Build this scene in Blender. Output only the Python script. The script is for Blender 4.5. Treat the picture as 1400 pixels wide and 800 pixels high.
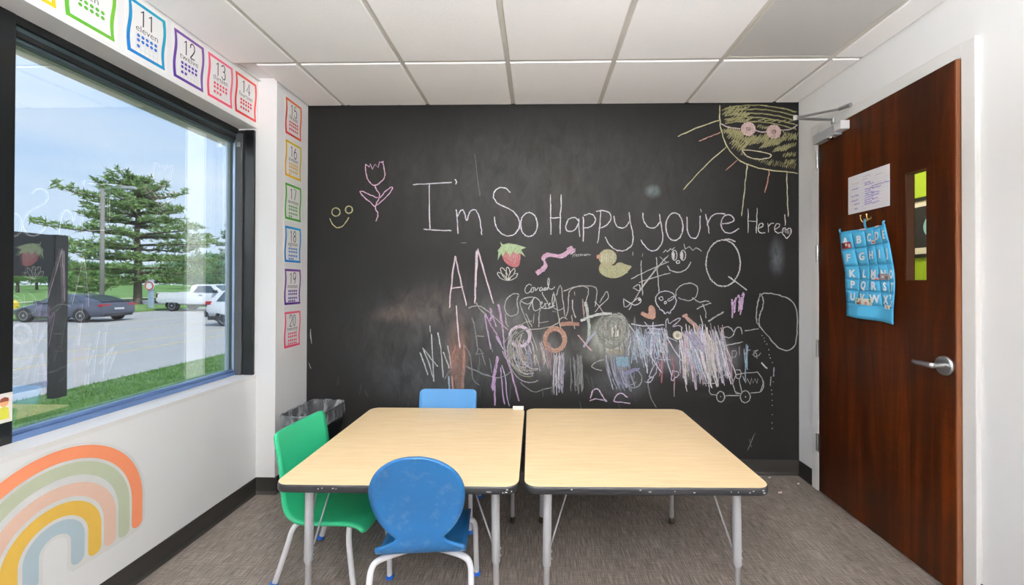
import bpy, bmesh, math, random
from mathutils import Matrix, Vector
for _o in list(bpy.data.objects): bpy.data.objects.remove(_o)
S = bpy.context.scene
COL = S.collection
PI = math.pi
RNG = random.Random(7)

# ---------------------------------------------------------------- camera, sky, sun, exposure
CF, CYAW, CPIT, CROL, CPX, CPY, CH = 560.0, -.0224, .0056, .0026, 722.46, 383.79, 1.3353
def _rot():
    c, s = math.cos(CYAW), math.sin(CYAW); A = Matrix(((c, -s, 0), (s, c, 0), (0, 0, 1)))
    c, s = math.cos(CPIT), math.sin(CPIT); B = Matrix(((1, 0, 0), (0, c, s), (0, -s, c)))
    c, s = math.cos(CROL), math.sin(CROL); C = Matrix(((c, 0, s), (0, 1, 0), (-s, 0, c)))
    return C @ B @ A
RM = _rot(); RT = RM.transposed()
cd = bpy.data.cameras.new('camera'); cam = bpy.data.objects.new('camera', cd); COL.objects.link(cam)
r0, r1, r2 = RM[0], RM[1], RM[2]
cam.matrix_world = Matrix(((r0[0], r2[0], -r1[0], 0), (r0[1], r2[1], -r1[1], 0), (r0[2], r2[2], -r1[2], CH), (0, 0, 0, 1)))
cd.sensor_width = 36; cd.sensor_fit = 'HORIZONTAL'; cd.lens = CF / 1400 * 36
cd.shift_x = (700 - CPX) / 1400; cd.shift_y = (CPY - 400) / 1400
cd.clip_start = .02; cd.clip_end = 500
S.camera = cam
S.view_settings.view_transform = 'Standard'; S.view_settings.look = 'None'
S.view_settings.gamma = 1; S.view_settings.use_curve_mapping = False
S.view_settings.exposure = 1.47
S.cycles.use_denoising = True
S.cycles.max_bounces = 10; S.cycles.diffuse_bounces = 6; S.cycles.transparent_max_bounces = 24
S.cycles.caustics_reflective = False; S.cycles.caustics_refractive = False
S.cycles.sample_clamp_indirect = 6

def lin(c):
    return tuple(((v / 255) / 12.92 if v <= 10 else (((v / 255) + .055) / 1.055) ** 2.4) for v in c)

SKY_STRENGTH = .74
SUN_STRENGTH = 2.05
LAMP_STRENGTH = 5.6
FILL_UPLIGHT_STRENGTH = 148.0
HALL_STRENGTH = 4.5
W = bpy.data.worlds.new('sky'); S.world = W; W.use_nodes = True
nt = W.node_tree; nt.nodes.clear()
_o = nt.nodes.new('ShaderNodeOutputWorld'); _b = nt.nodes.new('ShaderNodeBackground')
_tc = nt.nodes.new('ShaderNodeTexCoord'); _sx = nt.nodes.new('ShaderNodeSeparateXYZ')
_r = nt.nodes.new('ShaderNodeValToRGB'); _n = nt.nodes.new('ShaderNodeTexNoise'); _m = nt.nodes.new('ShaderNodeMixRGB')
_mp = nt.nodes.new('ShaderNodeMapping'); _mp.inputs['Scale'].default_value = (1.6, 1.6, 7)
nt.links.new(_tc.outputs['Generated'], _sx.inputs[0]); nt.links.new(_sx.outputs['Z'], _r.inputs[0])
e = _r.color_ramp.elements
e[0].position = 0; e[0].color = (.66, .78, .93, 1); e[1].position = 1; e[1].color = (.26, .44, .82, 1)
k = e.new(.3); k.color = (.42, .61, .93, 1)
nt.links.new(_tc.outputs['Generated'], _mp.inputs[0]); nt.links.new(_mp.outputs[0], _n.inputs['Vector'])
_n.inputs['Scale'].default_value = 1.6; _n.inputs['Detail'].default_value = 6
_r2 = nt.nodes.new('ShaderNodeValToRGB'); _r2.color_ramp.elements[0].position = .42; _r2.color_ramp.elements[1].position = .8
_r2.color_ramp.elements[1].color = (.75, .75, .75, 1)
nt.links.new(_n.outputs['Fac'], _r2.inputs[0]); nt.links.new(_r2.outputs[0], _m.inputs['Fac'])
nt.links.new(_r.outputs[0], _m.inputs[1]); _m.inputs[2].default_value = (.82, .88, .95, 1)
nt.links.new(_m.outputs[0], _b.inputs['Color']); _b.inputs['Strength'].default_value = SKY_STRENGTH
nt.links.new(_b.outputs[0], _o.inputs['Surface'])
sl = bpy.data.lights.new('sun', 'SUN'); sl.energy = SUN_STRENGTH; sl.angle = .02; sl.color = (1, .95, .87)
so = bpy.data.objects.new('sun', sl); COL.objects.link(so)
so.rotation_euler = Vector((-.55, .45, -.75)).to_track_quat('-Z', 'Y').to_euler()
so.location = (6, -6, 9)

# ---------------------------------------------------------------- helpers
def ray(px, py):
    return RT @ Vector(((px - CPX) / CF, 1, -(py - CPY) / CF))
def on(px, py, ax, v):                     # where the sight line of a photo point meets an axis plane
    d = ray(px, py); o = Vector((0, 0, CH)); return o + d * ((v - o[ax]) / d[ax])
def onplane(px, py, p, n):
    d = ray(px, py); o = Vector((0, 0, CH)); return o + d * ((p - o).dot(n) / d.dot(n))

def nmat(name):
    m = bpy.data.materials.new(name); m.use_nodes = True
    t = m.node_tree; b = t.nodes['Principled BSDF']
    return m, t, b
def N(t, typ, **kw):
    n = t.nodes.new(typ)
    for k, v in kw.items():
        if k in n.inputs: n.inputs[k].default_value = v
        else: setattr(n, k, v)
    return n
def pm(name, c, rough=.5, metal=0.0, var=.06, scale=12.0, bump=0.0, bscale=80.0, spec=.5, stretch=(1, 1, 1), coat=0.0, scuff=0.0):
    m, t, b = nmat(name)
    col = lin(c)
    tc = N(t, 'ShaderNodeTexCoord'); mp = N(t, 'ShaderNodeMapping'); mp.inputs['Scale'].default_value = stretch
    t.links.new(tc.outputs['Object'], mp.inputs[0])
    n = N(t, 'ShaderNodeTexNoise'); n.inputs['Scale'].default_value = scale; n.inputs['Detail'].default_value = 4
    t.links.new(mp.outputs[0], n.inputs['Vector'])
    mx = N(t, 'ShaderNodeMixRGB'); mx.inputs[1].default_value = tuple(min(1, v * (1 - var)) for v in col) + (1,)
    mx.inputs[2].default_value = tuple(min(1, v * (1 + var)) for v in col) + (1,)
    t.links.new(n.outputs['Fac'], mx.inputs[0]); out = mx.outputs[0]
    if scuff:                               # pale rubbed spots and short scratches
        ns = N(t, 'ShaderNodeTexNoise'); ns.inputs['Scale'].default_value = 26; ns.inputs['Detail'].default_value = 5; ns.inputs['Roughness'].default_value = .6; t.links.new(tc.outputs['Object'], ns.inputs['Vector'])
        ms = N(t, 'ShaderNodeMapRange'); ms.inputs['From Min'].default_value = .54; ms.inputs['From Max'].default_value = .95; ms.inputs['To Max'].default_value = scuff; t.links.new(ns.outputs['Fac'], ms.inputs['Value'])
        m2 = N(t, 'ShaderNodeMixRGB'); m2.inputs[2].default_value = (.6, .62, .64, 1); t.links.new(ms.outputs[0], m2.inputs[0]); t.links.new(out, m2.inputs[1]); out = m2.outputs[0]
    t.links.new(out, b.inputs['Base Color'])
    b.inputs['Roughness'].default_value = rough; b.inputs['Metallic'].default_value = metal
    b.inputs['Specular IOR Level'].default_value = spec
    if coat: b.inputs['Coat Weight'].default_value = coat; b.inputs['Coat Roughness'].default_value = .1
    if bump:
        n2 = N(t, 'ShaderNodeTexNoise'); n2.inputs['Scale'].default_value = bscale; n2.inputs['Detail'].default_value = 3
        t.links.new(mp.outputs[0], n2.inputs['Vector'])
        bp = N(t, 'ShaderNodeBump'); bp.inputs['Strength'].default_value = bump; bp.inputs['Distance'].default_value = .004
        t.links.new(n2.outputs['Fac'], bp.inputs['Height']); t.links.new(bp.outputs[0], b.inputs['Normal'])
    return m
_cc = {}
def paint(c, rough=.6, **kw):              # cached plain print / paint colour
    k = (c, rough)
    if k not in _cc: _cc[k] = pm('paint_%d_%d_%d' % c, c, rough, **kw)
    return _cc[k]
def emit(name, c, s):
    m = bpy.data.materials.new(name); m.use_nodes = True; t = m.node_tree; t.nodes.clear()
    o = N(t, 'ShaderNodeOutputMaterial'); e = N(t, 'ShaderNodeEmission'); e.inputs[0].default_value = lin(c) + (1,); e.inputs[1].default_value = s
    t.links.new(e.outputs[0], o.inputs[0]); return m
def glass(name, f0, tint=(1, 1, 1), rough=0.0):   # clear pane: reflection rises towards grazing angles on both faces
    m = bpy.data.materials.new(name); m.use_nodes = True; t = m.node_tree; t.nodes.clear()
    o = N(t, 'ShaderNodeOutputMaterial'); tr = N(t, 'ShaderNodeBsdfTransparent'); tr.inputs[0].default_value = tint + (1,)
    g = N(t, 'ShaderNodeBsdfGlossy'); g.inputs['Roughness'].default_value = rough
    ge = N(t, 'ShaderNodeNewGeometry'); d = N(t, 'ShaderNodeVectorMath', operation='DOT_PRODUCT')
    t.links.new(ge.outputs['Incoming'], d.inputs[0]); t.links.new(ge.outputs['Normal'], d.inputs[1])
    ab = N(t, 'ShaderNodeMath', operation='ABSOLUTE'); t.links.new(d.outputs['Value'], ab.inputs[0])
    om = N(t, 'ShaderNodeMath', operation='SUBTRACT', use_clamp=True); om.inputs[0].default_value = 1; t.links.new(ab.outputs[0], om.inputs[1])
    pw = N(t, 'ShaderNodeMath', operation='POWER'); pw.inputs[1].default_value = 5; t.links.new(om.outputs[0], pw.inputs[0])
    mu = N(t, 'ShaderNodeMath', operation='MULTIPLY_ADD', use_clamp=True); mu.inputs[1].default_value = 1 - f0; mu.inputs[2].default_value = f0
    t.links.new(pw.outputs[0], mu.inputs[0]); x = N(t, 'ShaderNodeMixShader')
    t.links.new(mu.outputs[0], x.inputs[0]); t.links.new(tr.outputs[0], x.inputs[1]); t.links.new(g.outputs[0], x.inputs[2])
    t.links.new(x.outputs[0], o.inputs[0]); return m

class MB:
    def __init__(s): s.v = []; s.f = []; s.c = None
    def add(s, vs, fs):
        k = len(s.v); s.v += [Vector(p) for p in vs]; s.f += [tuple(i + k for i in f) for f in fs]; return s
    def box(s, a, b, M=None):
        (x0, y0, z0), (x1, y1, z1) = a, b
        if x0 > x1: x0, x1 = x1, x0
        if y0 > y1: y0, y1 = y1, y0
        if z0 > z1: z0, z1 = z1, z0
        vs = [Vector(p) for p in ((x0, y0, z0), (x1, y0, z0), (x1, y1, z0), (x0, y1, z0), (x0, y0, z1), (x1, y0, z1), (x1, y1, z1), (x0, y1, z1))]
        if M: vs = [M @ p for p in vs]
        return s.add(vs, [(0, 3, 2, 1), (4, 5, 6, 7), (0, 1, 5, 4), (1, 2, 6, 5), (2, 3, 7, 6), (3, 0, 4, 7)])
    def prism(s, poly, z0, z1, M=None):    # polygon in xy (ccw), extruded in z
        n = len(poly); vs = [Vector((x, y, z0)) for x, y in poly] + [Vector((x, y, z1)) for x, y in poly]
        if M: vs = [M @ p for p in vs]
        return s.add(vs, [tuple(range(n))[::-1], tuple(range(n, 2 * n))] + [(i, (i + 1) % n, n + (i + 1) % n, n + i) for i in range(n)])
    def tube(s, pts, r, n=10, caps=True):
        pts = [Vector(p) for p in pts]; m = len(pts); rs = r if isinstance(r, (list, tuple)) else [r] * m
        vs, fs = [], []; u = None
        for i, p in enumerate(pts):
            d = ((pts[min(i + 1, m - 1)] - pts[max(i - 1, 0)])).normalized()
            if u is None:
                u = d.orthogonal().normalized()
            u = (u - d * u.dot(d)); u = u.normalized() if u.length > 1e-6 else d.orthogonal().normalized()
            w = d.cross(u)
            for k in range(n):
                a = 2 * PI * k / n; vs.append(p + (u * math.cos(a) + w * math.sin(a)) * rs[i])
        for i in range(m - 1):
            for k in range(n): fs.append((i * n + k, i * n + (k + 1) % n, (i + 1) * n + (k + 1) % n, (i + 1) * n + k))
        if caps: fs += [tuple(range(n))[::-1], tuple(range((m - 1) * n, m * n))]
        return s.add(vs, fs)
    def lathe(s, prof, M=None, n=24):      # (r, z) pairs round the z axis
        vs, fs = [], []; m = len(prof)
        for r, z in prof:
            for k in range(n):
                a = 2 * PI * k / n; vs.append(Vector((r * math.cos(a), r * math.sin(a), z)))
        if M: vs = [M @ p for p in vs]
        for i in range(m - 1):
            for k in range(n): fs.append((i * n + k, i * n + (k + 1) % n, (i + 1) * n + (k + 1) % n, (i + 1) * n + k))
        fs += [tuple(range(n))[::-1], tuple(range((m - 1) * n, m * n))]
        return s.add(vs, fs)
    def grid(s, rows):                     # list of rows of points, open surface
        m, n = len(rows), len(rows[0]); vs = [p for r in rows for p in r]
        return s.add(vs, [(i * n + j, i * n + j + 1, (i + 1) * n + j + 1, (i + 1) * n + j) for i in range(m - 1) for j in range(n - 1)])
    def build(s, name, mat, parent=None, smooth=False, bevel=0, seg=2, M=None, auto=None, solid=0, solid_off=-1, sub=0):
        me = bpy.data.meshes.new(name); me.from_pydata([tuple(p) for p in s.v], [], s.f); me.validate()
        bm = bmesh.new(); bm.from_mesh(me)
        if not s.c:
            bmesh.ops.recalc_face_normals(bm, faces=bm.faces)
        if bevel:
            bmesh.ops.remove_doubles(bm, verts=bm.verts, dist=1e-6)
            es = [e for e in bm.edges if len(e.link_faces) == 2 and e.calc_face_angle(0) > .5]
            bmesh.ops.bevel(bm, geom=es, offset=bevel, segments=seg, profile=.5, affect='EDGES', clamp_overlap=True)
        bm.to_mesh(me); bm.free()
        if s.c:
            at = me.color_attributes.new('Col', 'FLOAT_COLOR', 'POINT')
            for i, c in enumerate(s.c): at.data[i].color = c
        if mat: me.materials.append(mat)
        if smooth:
            for p in me.polygons: p.use_smooth = True
        o = bpy.data.objects.new(name, me); COL.objects.link(o)
        if parent: o.parent = parent
        if M is not None: o.matrix_world = M
        if solid:
            md = o.modifiers.new('solid', 'SOLIDIFY'); md.thickness = solid; md.offset = solid_off
        if sub:
            md = o.modifiers.new('sub', 'SUBSURF'); md.levels = sub; md.render_levels = sub
        if auto:
            for p in me.polygons: p.use_smooth = True
            try: me.set_sharp_from_angle(angle=auto)
            except Exception: pass
        return o
def tag(o, label, cat, group=None):
    o['label'] = label; o['category'] = cat
    if group: o['group'] = group
    return o
def thing(name, label, cat, M=None, group=None):
    o = bpy.data.objects.new(name, None); COL.objects.link(o); o.empty_display_size = .1
    if M is not None: o.matrix_world = M
    return tag(o, label, cat, group)
def struct(o): o['kind'] = 'structure'; return o
def stuff(o): o['kind'] = 'stuff'; return o
def T3(x, y, z, rz=0): return Matrix.Translation((x, y, z)) @ Matrix.Rotation(rz, 4, 'Z')
def frame(o, u, n):                        # local x = u (along), y = up-ish, z = n (out of the surface)
    u = Vector(u).normalized(); n = Vector(n).normalized(); v = n.cross(u)
    return Matrix(((u[0], v[0], n[0], o[0]), (u[1], v[1], n[1], o[1]), (u[2], v[2], n[2], o[2]), (0, 0, 0, 1)))
def rrect(w, h, r, n=5):
    out = []
    for cx, cy, a0 in ((w / 2 - r, h / 2 - r, 0), (-w / 2 + r, h / 2 - r, 90), (-w / 2 + r, -h / 2 + r, 180), (w / 2 - r, -h / 2 + r, 270)):
        for i in range(n + 1):
            a = math.radians(a0 + 90 * i / n); out.append((cx + r * math.cos(a), cy + r * math.sin(a)))
    return out
def dup(o, M=None, parent=None):
    c = o.copy(); COL.objects.link(c)
    if parent is not None: c.parent = parent
    if M is not None: c.matrix_world = M
    for ch in list(o.children): dup(ch, None, c)
    return c
def smoothpts(pts, it=2):                  # Chaikin, ends kept
    for _ in range(it):
        q = [pts[0]]
        for a, b in zip(pts, pts[1:]):
            q.append(tuple(.75 * x + .25 * y for x, y in zip(a, b))); q.append(tuple(.25 * x + .75 * y for x, y in zip(a, b)))
        q.append(pts[-1]); pts = q
    return pts
def ribbon(mb, pts, w, z=0.0, close=False):  # flat stroke in the xy plane of a local frame
    pts = [Vector((p[0], p[1])) for p in pts]; n = len(pts); vs = []
    for i, p in enumerate(pts):
        if close: d = pts[(i + 1) % n] - pts[i - 1]
        else: d = pts[min(i + 1, n - 1)] - pts[max(i - 1, 0)]
        if d.length < 1e-9: d = Vector((1, 0))
        d.normalize(); q = Vector((-d[1], d[0])) * (w / 2)
        vs += [(p[0] + q[0], p[1] + q[1], z), (p[0] - q[0], p[1] - q[1], z)]
    m = n if close else n - 1
    mb.add(vs, [(2 * i, 2 * i + 1, 2 * ((i + 1) % n) + 1, 2 * ((i + 1) % n)) for i in range(m)])
def ell(cx, cy, rx, ry, n=28, a0=0.0, turns=1.0):
    return [(cx + rx * math.cos(a0 + 2 * PI * turns * i / n), cy + ry * math.sin(a0 + 2 * PI * turns * i / n)) for i in range(n + 1)]
def text_mesh(name, txt, size, mat, parent, M, offset=0.0, depth=.0002, sx=1.0):
    cu = bpy.data.curves.new(name, 'FONT'); cu.body = txt; cu.size = size; cu.align_x = 'CENTER'; cu.align_y = 'CENTER'
    cu.offset = offset; cu.extrude = depth; cu.resolution_u = 3
    t = bpy.data.objects.new(name + '_tmp', cu); COL.objects.link(t)
    dg = bpy.context.evaluated_depsgraph_get(); me = bpy.data.meshes.new_from_object(t.evaluated_get(dg))
    bpy.data.objects.remove(t); bpy.data.curves.remove(cu)
    me.name = name; me.materials.clear(); me.materials.append(mat)
    o = bpy.data.objects.new(name, me); COL.objects.link(o); o.parent = parent
    o.matrix_local = M @ Matrix.Diagonal((sx, 1, 1, 1)); return o

# ---------------------------------------------------------------- room numbers (metres)
XL, XR, XP, YB, YN, ZC = -1.78, 1.83, -1.658, 2.911, -3.0, 2.602
YP = 2.559                                  # front face of the corner pier
XG = -1.95                                 # window glass
ZS, ZH = .75, 2.31                          # sill and head of the window
YW0 = -.60                                  # near end of the window
DY0, DY1, DZ = 1.789, 2.685, 2.305          # door opening (latch, hinge, head)
FY0, FY1, FZ, FX = 1.733, 2.748, 2.367, 1.81  # outer edges and face of the door frame
T = .6096; GX = -1.3956; GY = 2.3356

# ---------------------------------------------------------------- room materials
m_wall = pm('warm_white_wall_paint', (234, 233, 232), .7, var=.012, scale=2.0, bump=.03, bscale=300)
m_trim = pm('white_trim_paint', (228, 226, 223), .45, var=.01)
m_base = pm('charcoal_rubber_base', (42, 39, 36), .45, var=.1, scale=6)
m_tile = pm('ceiling_tile_mineral', (249, 246, 244), .95, var=.02, scale=60, bump=.35, bscale=140, spec=.1)
m_grid = pm('ceiling_grid_enamel', (205, 200, 191), .55, var=.02)
m_black = pm('black_window_metal', (22, 24, 25), .3, var=.1, metal=.2)
m_dgrey = pm('dark_bronze_metal', (62, 66, 70), .38, var=.08, metal=.3)
m_gasket = pm('grey_green_seal', (52, 66, 70), .4)
m_alu = pm('pale_aluminium_bead', (150, 170, 195), .3, metal=.5)
m_chrome = pm('chrome', (215, 215, 215), .12, metal=1, var=.02)
m_steel = pm('satin_steel', (190, 190, 190), .3, metal=1, var=.03)
m_silver = pm('silver_grey_paint', (172, 173, 176), .4, var=.03)
m_brass = pm('brass', (216, 190, 128), .25, metal=1, var=.05)

def floor_mat():
    m, t, b = nmat('woven_vinyl_floor')
    tc = N(t, 'ShaderNodeTexCoord')
    def streak(sc, scale, det=3):
        mp = N(t, 'ShaderNodeMapping'); mp.inputs['Scale'].default_value = sc; t.links.new(tc.outputs['Object'], mp.inputs[0])
        n = N(t, 'ShaderNodeTexNoise'); n.inputs['Scale'].default_value = scale; n.inputs['Detail'].default_value = det; n.inputs['Roughness'].default_value = .65
        t.links.new(mp.outputs[0], n.inputs['Vector']); return n.outputs['Fac']
    a = streak((1, .05, 1), 230); c = streak((.06, 1, 1), 200); d = streak((1, .25, 1), 6)
    def mix(f, x, y, typ='MIX'):
        n = N(t, 'ShaderNodeMath', operation=typ); t.links.new(x, n.inputs[0])
        if isinstance(y, float): n.inputs[1].default_value = y
        else: t.links.new(y, n.inputs[1])
        return n.outputs[0]
    s1 = mix(0, a, .62, 'MULTIPLY'); s2 = mix(0, c, .27, 'MULTIPLY'); s3 = mix(0, d, .12, 'MULTIPLY')
    s = mix(0, mix(0, s1, s2, 'ADD'), s3, 'ADD')
    r = N(t, 'ShaderNodeValToRGB'); t.links.new(s, r.inputs[0]); e = r.color_ramp.elements
    e[0].position = .36; e[0].color = lin((74, 67, 61)) + (1,); e[1].position = .64; e[1].color = lin((166, 155, 146)) + (1,)
    k = e.new(.5); k.color = lin((122, 112, 104)) + (1,)
    t.links.new(r.outputs[0], b.inputs['Base Color']); b.inputs['Roughness'].default_value = .42; b.inputs['Specular IOR Level'].default_value = .4
    bp = N(t, 'ShaderNodeBump'); bp.inputs['Strength'].default_value = .12; bp.inputs['Distance'].default_value = .002
    t.links.new(s, bp.inputs['Height']); t.links.new(bp.outputs[0], b.inputs['Normal'])
    return m
m_floor = floor_mat()

BOARD = (27, 26, 25)
def board_mat():                            # blackboard paint with rubbed chalk dust (stains that stay put)
    m, t, b = nmat('blackboard_paint')
    tc = N(t, 'ShaderNodeTexCoord'); n = N(t, 'ShaderNodeTexNoise'); n.inputs['Scale'].default_value = 2.2; n.inputs['Detail'].default_value = 6
    mp = N(t, 'ShaderNodeMapping'); mp.inputs['Scale'].default_value = (1.0, 1, .45); t.links.new(tc.outputs['Object'], mp.inputs[0]); t.links.new(mp.outputs[0], n.inputs['Vector'])
    cur = N(t, 'ShaderNodeMixRGB'); cur.inputs[1].default_value = lin((21, 20, 19)) + (1,); cur.inputs[2].default_value = lin((36, 34, 33)) + (1,)
    t.links.new(n.outputs['Fac'], cur.inputs[0]); out = cur.outputs[0]
    nf = N(t, 'ShaderNodeTexNoise'); nf.inputs['Scale'].default_value = 9; nf.inputs['Detail'].default_value = 8; nf.inputs['Roughness'].default_value = .7; nf.inputs['Distortion'].default_value = .6
    mp2 = N(t, 'ShaderNodeMapping'); mp2.inputs['Scale'].default_value = (1.3, 1, .6); t.links.new(tc.outputs['Object'], mp2.inputs[0]); t.links.new(mp2.outputs[0], nf.inputs['Vector'])
    dust = N(t, 'ShaderNodeMapRange'); dust.inputs['From Min'].default_value = .3; dust.inputs['From Max'].default_value = .72; dust.inputs['To Min'].default_value = .08; dust.inputs['To Max'].default_value = .85; t.links.new(nf.outputs['Fac'], dust.inputs['Value'])
    # (x, z, rx, rz, colour, strength): smears of rubbed chalk
    for x, z, rx, rz, c, st in SMEARS:
        sub = N(t, 'ShaderNodeMapping'); sub.vector_type = 'POINT'
        sub.inputs['Location'].default_value = (-x / rx, 0, -z / rz); sub.inputs['Scale'].default_value = (1 / rx, 0, 1 / rz)
        t.links.new(tc.outputs['Object'], sub.inputs[0])
        ln = N(t, 'ShaderNodeVectorMath', operation='LENGTH'); t.links.new(sub.outputs[0], ln.inputs[0])
        mr = N(t, 'ShaderNodeMapRange'); mr.interpolation_type = 'SMOOTHSTEP'
        mr.inputs['From Min'].default_value = 1; mr.inputs['From Max'].default_value = .1; mr.inputs['To Min'].default_value = 0; mr.inputs['To Max'].default_value = st * 1.9
        t.links.new(ln.outputs['Value'], mr.inputs['Value'])
        mu = N(t, 'ShaderNodeMath', operation='MULTIPLY', use_clamp=True); t.links.new(mr.outputs[0], mu.inputs[0]); t.links.new(dust.outputs[0], mu.inputs[1])
        mx = N(t, 'ShaderNodeMixRGB'); t.links.new(mu.outputs[0], mx.inputs[0]); t.links.new(out, mx.inputs[1]); mx.inputs[2].default_value = lin(c) + (1,)
        out = mx.outputs[0]
    t.links.new(out, b.inputs['Base Color']); b.inputs['Roughness'].default_value = .5; b.inputs['Specular IOR Level'].default_value = .2
    return m
def BW(px, py): p = on(px, py, 1, YB); return p[0], p[2]
SMEARS = []
for px, py, rx, ry, c, st in ((740, 250, 330, 130, (120, 116, 110), .12), (640, 460, 230, 110, (120, 122, 124), .16), (590, 420, 75, 40, (140, 122, 114), .14),
        (540, 430, 45, 16, (150, 126, 114), .14), (740, 485, 60, 45, (150, 150, 150), .32), (836, 458, 32, 34, (222, 222, 212), .95), (836, 470, 60, 40, (175, 178, 170), .5),
        (690, 435, 60, 40, (140, 138, 138), .22), (625, 510, 14, 40, (180, 135, 118), .4), (627, 480, 22, 60, (170, 130, 112), .3), (893, 262, 14, 12, (150, 165, 165), .45), (1062, 350, 14, 34, (135, 140, 145), .3),
        (850, 525, 60, 30, (120, 122, 124), .25), (590, 520, 130, 50, (100, 104, 108), .2), (960, 490, 62, 42, (185, 180, 185), .5), (890, 480, 50, 45, (165, 175, 185), .25)):
    x, z = BW(px, py); SMEARS.append((x, z, rx / 192, ry / 192, c, st))
m_board = board_mat()

# ---------------------------------------------------------------- structure: floor, walls, trims
struct(MB().box((XL - .02, YN - .05, -.06), (XR + .02, YB + .02, 0)).build('floor', m_floor))
wl = MB()
wl.box((-2.02, YW0, 0), (XL, YP, ZS - .02)); wl.box((-2.02, YW0, ZH), (XL, YP, ZC + .04)); wl.box((-2.02, YP, 0), (-1.931, 2.604, ZS - .02)); wl.box((-2.02, YP, ZH), (-1.931, 2.604, ZC + .04)); wl.box((-2.02, YN, 0), (XL, YW0, ZC + .04))
wall_left = struct(wl.build('wall_left', m_wall))
struct(MB().box((-1.93, YP, 0), (XP, YB, ZC + .04)).box((-2.02, 2.605, 0), (-1.93, YB, ZC + .04)).build('wall_pier', m_wall))
wb = struct(MB().box((XP, YB, 0), (XR + .14, YB + .12, ZC + .04)).build('wall_back', m_board))
wr = MB()
wr.box((XR, FY1 - .02, 0), (XR + .14, YB, ZC + .04)); wr.box((XR, FY0 + .02, FZ - .02), (XR + .14, FY1 - .02, ZC + .04)); wr.box((XR, YN, 0), (XR + .14, FY0 + .02, ZC + .04))
wall_right = struct(wr.build('wall_right', m_wall))
struct(MB().box((XL - .3, YN - .12, 0), (XR + .14, YN, ZC + .04)).build('wall_near', m_wall))
# window sill board
struct(MB().box((-1.905, YW0, ZS - .02), (XL, YP, ZS)).build('trim_1', m_trim))

def cove(name, p0, p1, n):                  # rubber cove base, n = direction into the room
    prof = [(0, 0), (.016, 0), (.0165, .003), (.010, .009), (.006, .018), (.005, .030), (.005, .098), (.003, .102), (0, .102)]
    p0, p1, n = Vector(p0), Vector(p1), Vector(n); mb = MB(); k = len(prof)
    vs = [p0 + n * a + Vector((0, 0, b)) for a, b in prof] + [p1 + n * a + Vector((0, 0, b)) for a, b in prof]
    mb.add(vs, [tuple(range(k)), tuple(range(k, 2 * k))] + [(i, (i + 1) % k, k + (i + 1) % k, k + i) for i in range(k)])
    return struct(mb.build(name, m_base))
cove('baseboard_left', (XL, YN, 0), (XL, YP, 0), (1, 0, 0))
cove('baseboard_pier_front', (XL, YP, 0), (XP + .016, YP, 0), (0, -1, 0))
cove('baseboard_pier_side', (XP, YP, 0), (XP, YB, 0), (1, 0, 0))
cove('baseboard_back', (XP, YB, 0), (XR, YB, 0), (0, -1, 0))
cove('baseboard_right', (XR, YB, 0), (XR, FY1, 0), (-1, 0, 0))
cove('baseboard_right_near', (XR, FY0, 0), (XR, YN, 0), (-1, 0, 0))

# ---------------------------------------------------------------- ceiling: slab, runners, lay-in tiles
ceil = struct(MB().box((XL - .24, YN - .05, ZC + .03), (XR + .14, YB + .05, ZC + .08)).build('ceiling', m_wall))
xe = [XL] + [GX + T * i for i in range(6)] + [XR]
ye = [YB] + [GY - T * i for i in range(9)] + [YN]
for x in xe[1:-1]: MB().box((x - .0115, YN, ZC + .008), (x + .0115, YB, ZC + .03)).build('ceiling_runner', m_grid, ceil)
for y in ye[1:-1]:
    for i in range(len(xe) - 1):
        MB().box((xe[i] + .0115, y - .0115, ZC + .0085), (xe[i + 1] - .0115, y + .0115, ZC + .03)).build('ceiling_tee', m_grid, ceil)
for a, b in (((XL, YN), (XL + .018, YP)), ((XR - .018, YN), (XR, YB))):
    MB().box((a[0], a[1], ZC + .010), (b[0], b[1], ZC + .012)).build('wall_angle', m_grid, ceil)
_tm = {}
def tile(x0, x1, y0, y1):
    key = (round(x1 - x0, 3), round(y1 - y0, 3))
    w, d = x1 - x0 - .027, y1 - y0 - .027
    if key not in _tm:
        mb = MB(); z0, z1 = 0, .012
        b = .003
        vs = [(-w / 2 + b, -d / 2 + b, z0), (w / 2 - b, -d / 2 + b, z0), (w / 2 - b, d / 2 - b, z0), (-w / 2 + b, d / 2 - b, z0),
              (-w / 2, -d / 2, b), (w / 2, -d / 2, b), (w / 2, d / 2, b), (-w / 2, d / 2, b), (-w / 2, -d / 2, z1), (w / 2, -d / 2, z1), (w / 2, d / 2, z1), (-w / 2, d / 2, z1)]
        fs = [(0, 3, 2, 1)] + [(i, (i + 1) % 4, 4 + (i + 1) % 4, 4 + i) for i in range(4)] + [(4 + i, 4 + (i + 1) % 4, 8 + (i + 1) % 4, 8 + i) for i in range(4)] + [(8, 9, 10, 11)]
        mb.add(vs, fs); o = mb.build('ceiling_tile', m_tile, ceil); _tm[key] = o
    else:
        o = _tm[key].copy(); COL.objects.link(o)
    o.location = ((x0 + x1) / 2, (y0 + y1) / 2, ZC); return o
LIGHT_CELLS = {(2, 2), (2, 3), (2, 6), (2, 7), (4, 6), (4, 7)}
VENT_CELL = (5, 1)
for i in range(len(xe) - 1):
    for j in range(len(ye) - 1):
        if (i, j) in LIGHT_CELLS or (i, j) == VENT_CELL: continue
        x0 = xe[i]; 
        if i == 0 and j == 0: x0 = XP
        tile(x0, xe[i + 1], ye[j + 1], ye[j])
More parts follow.
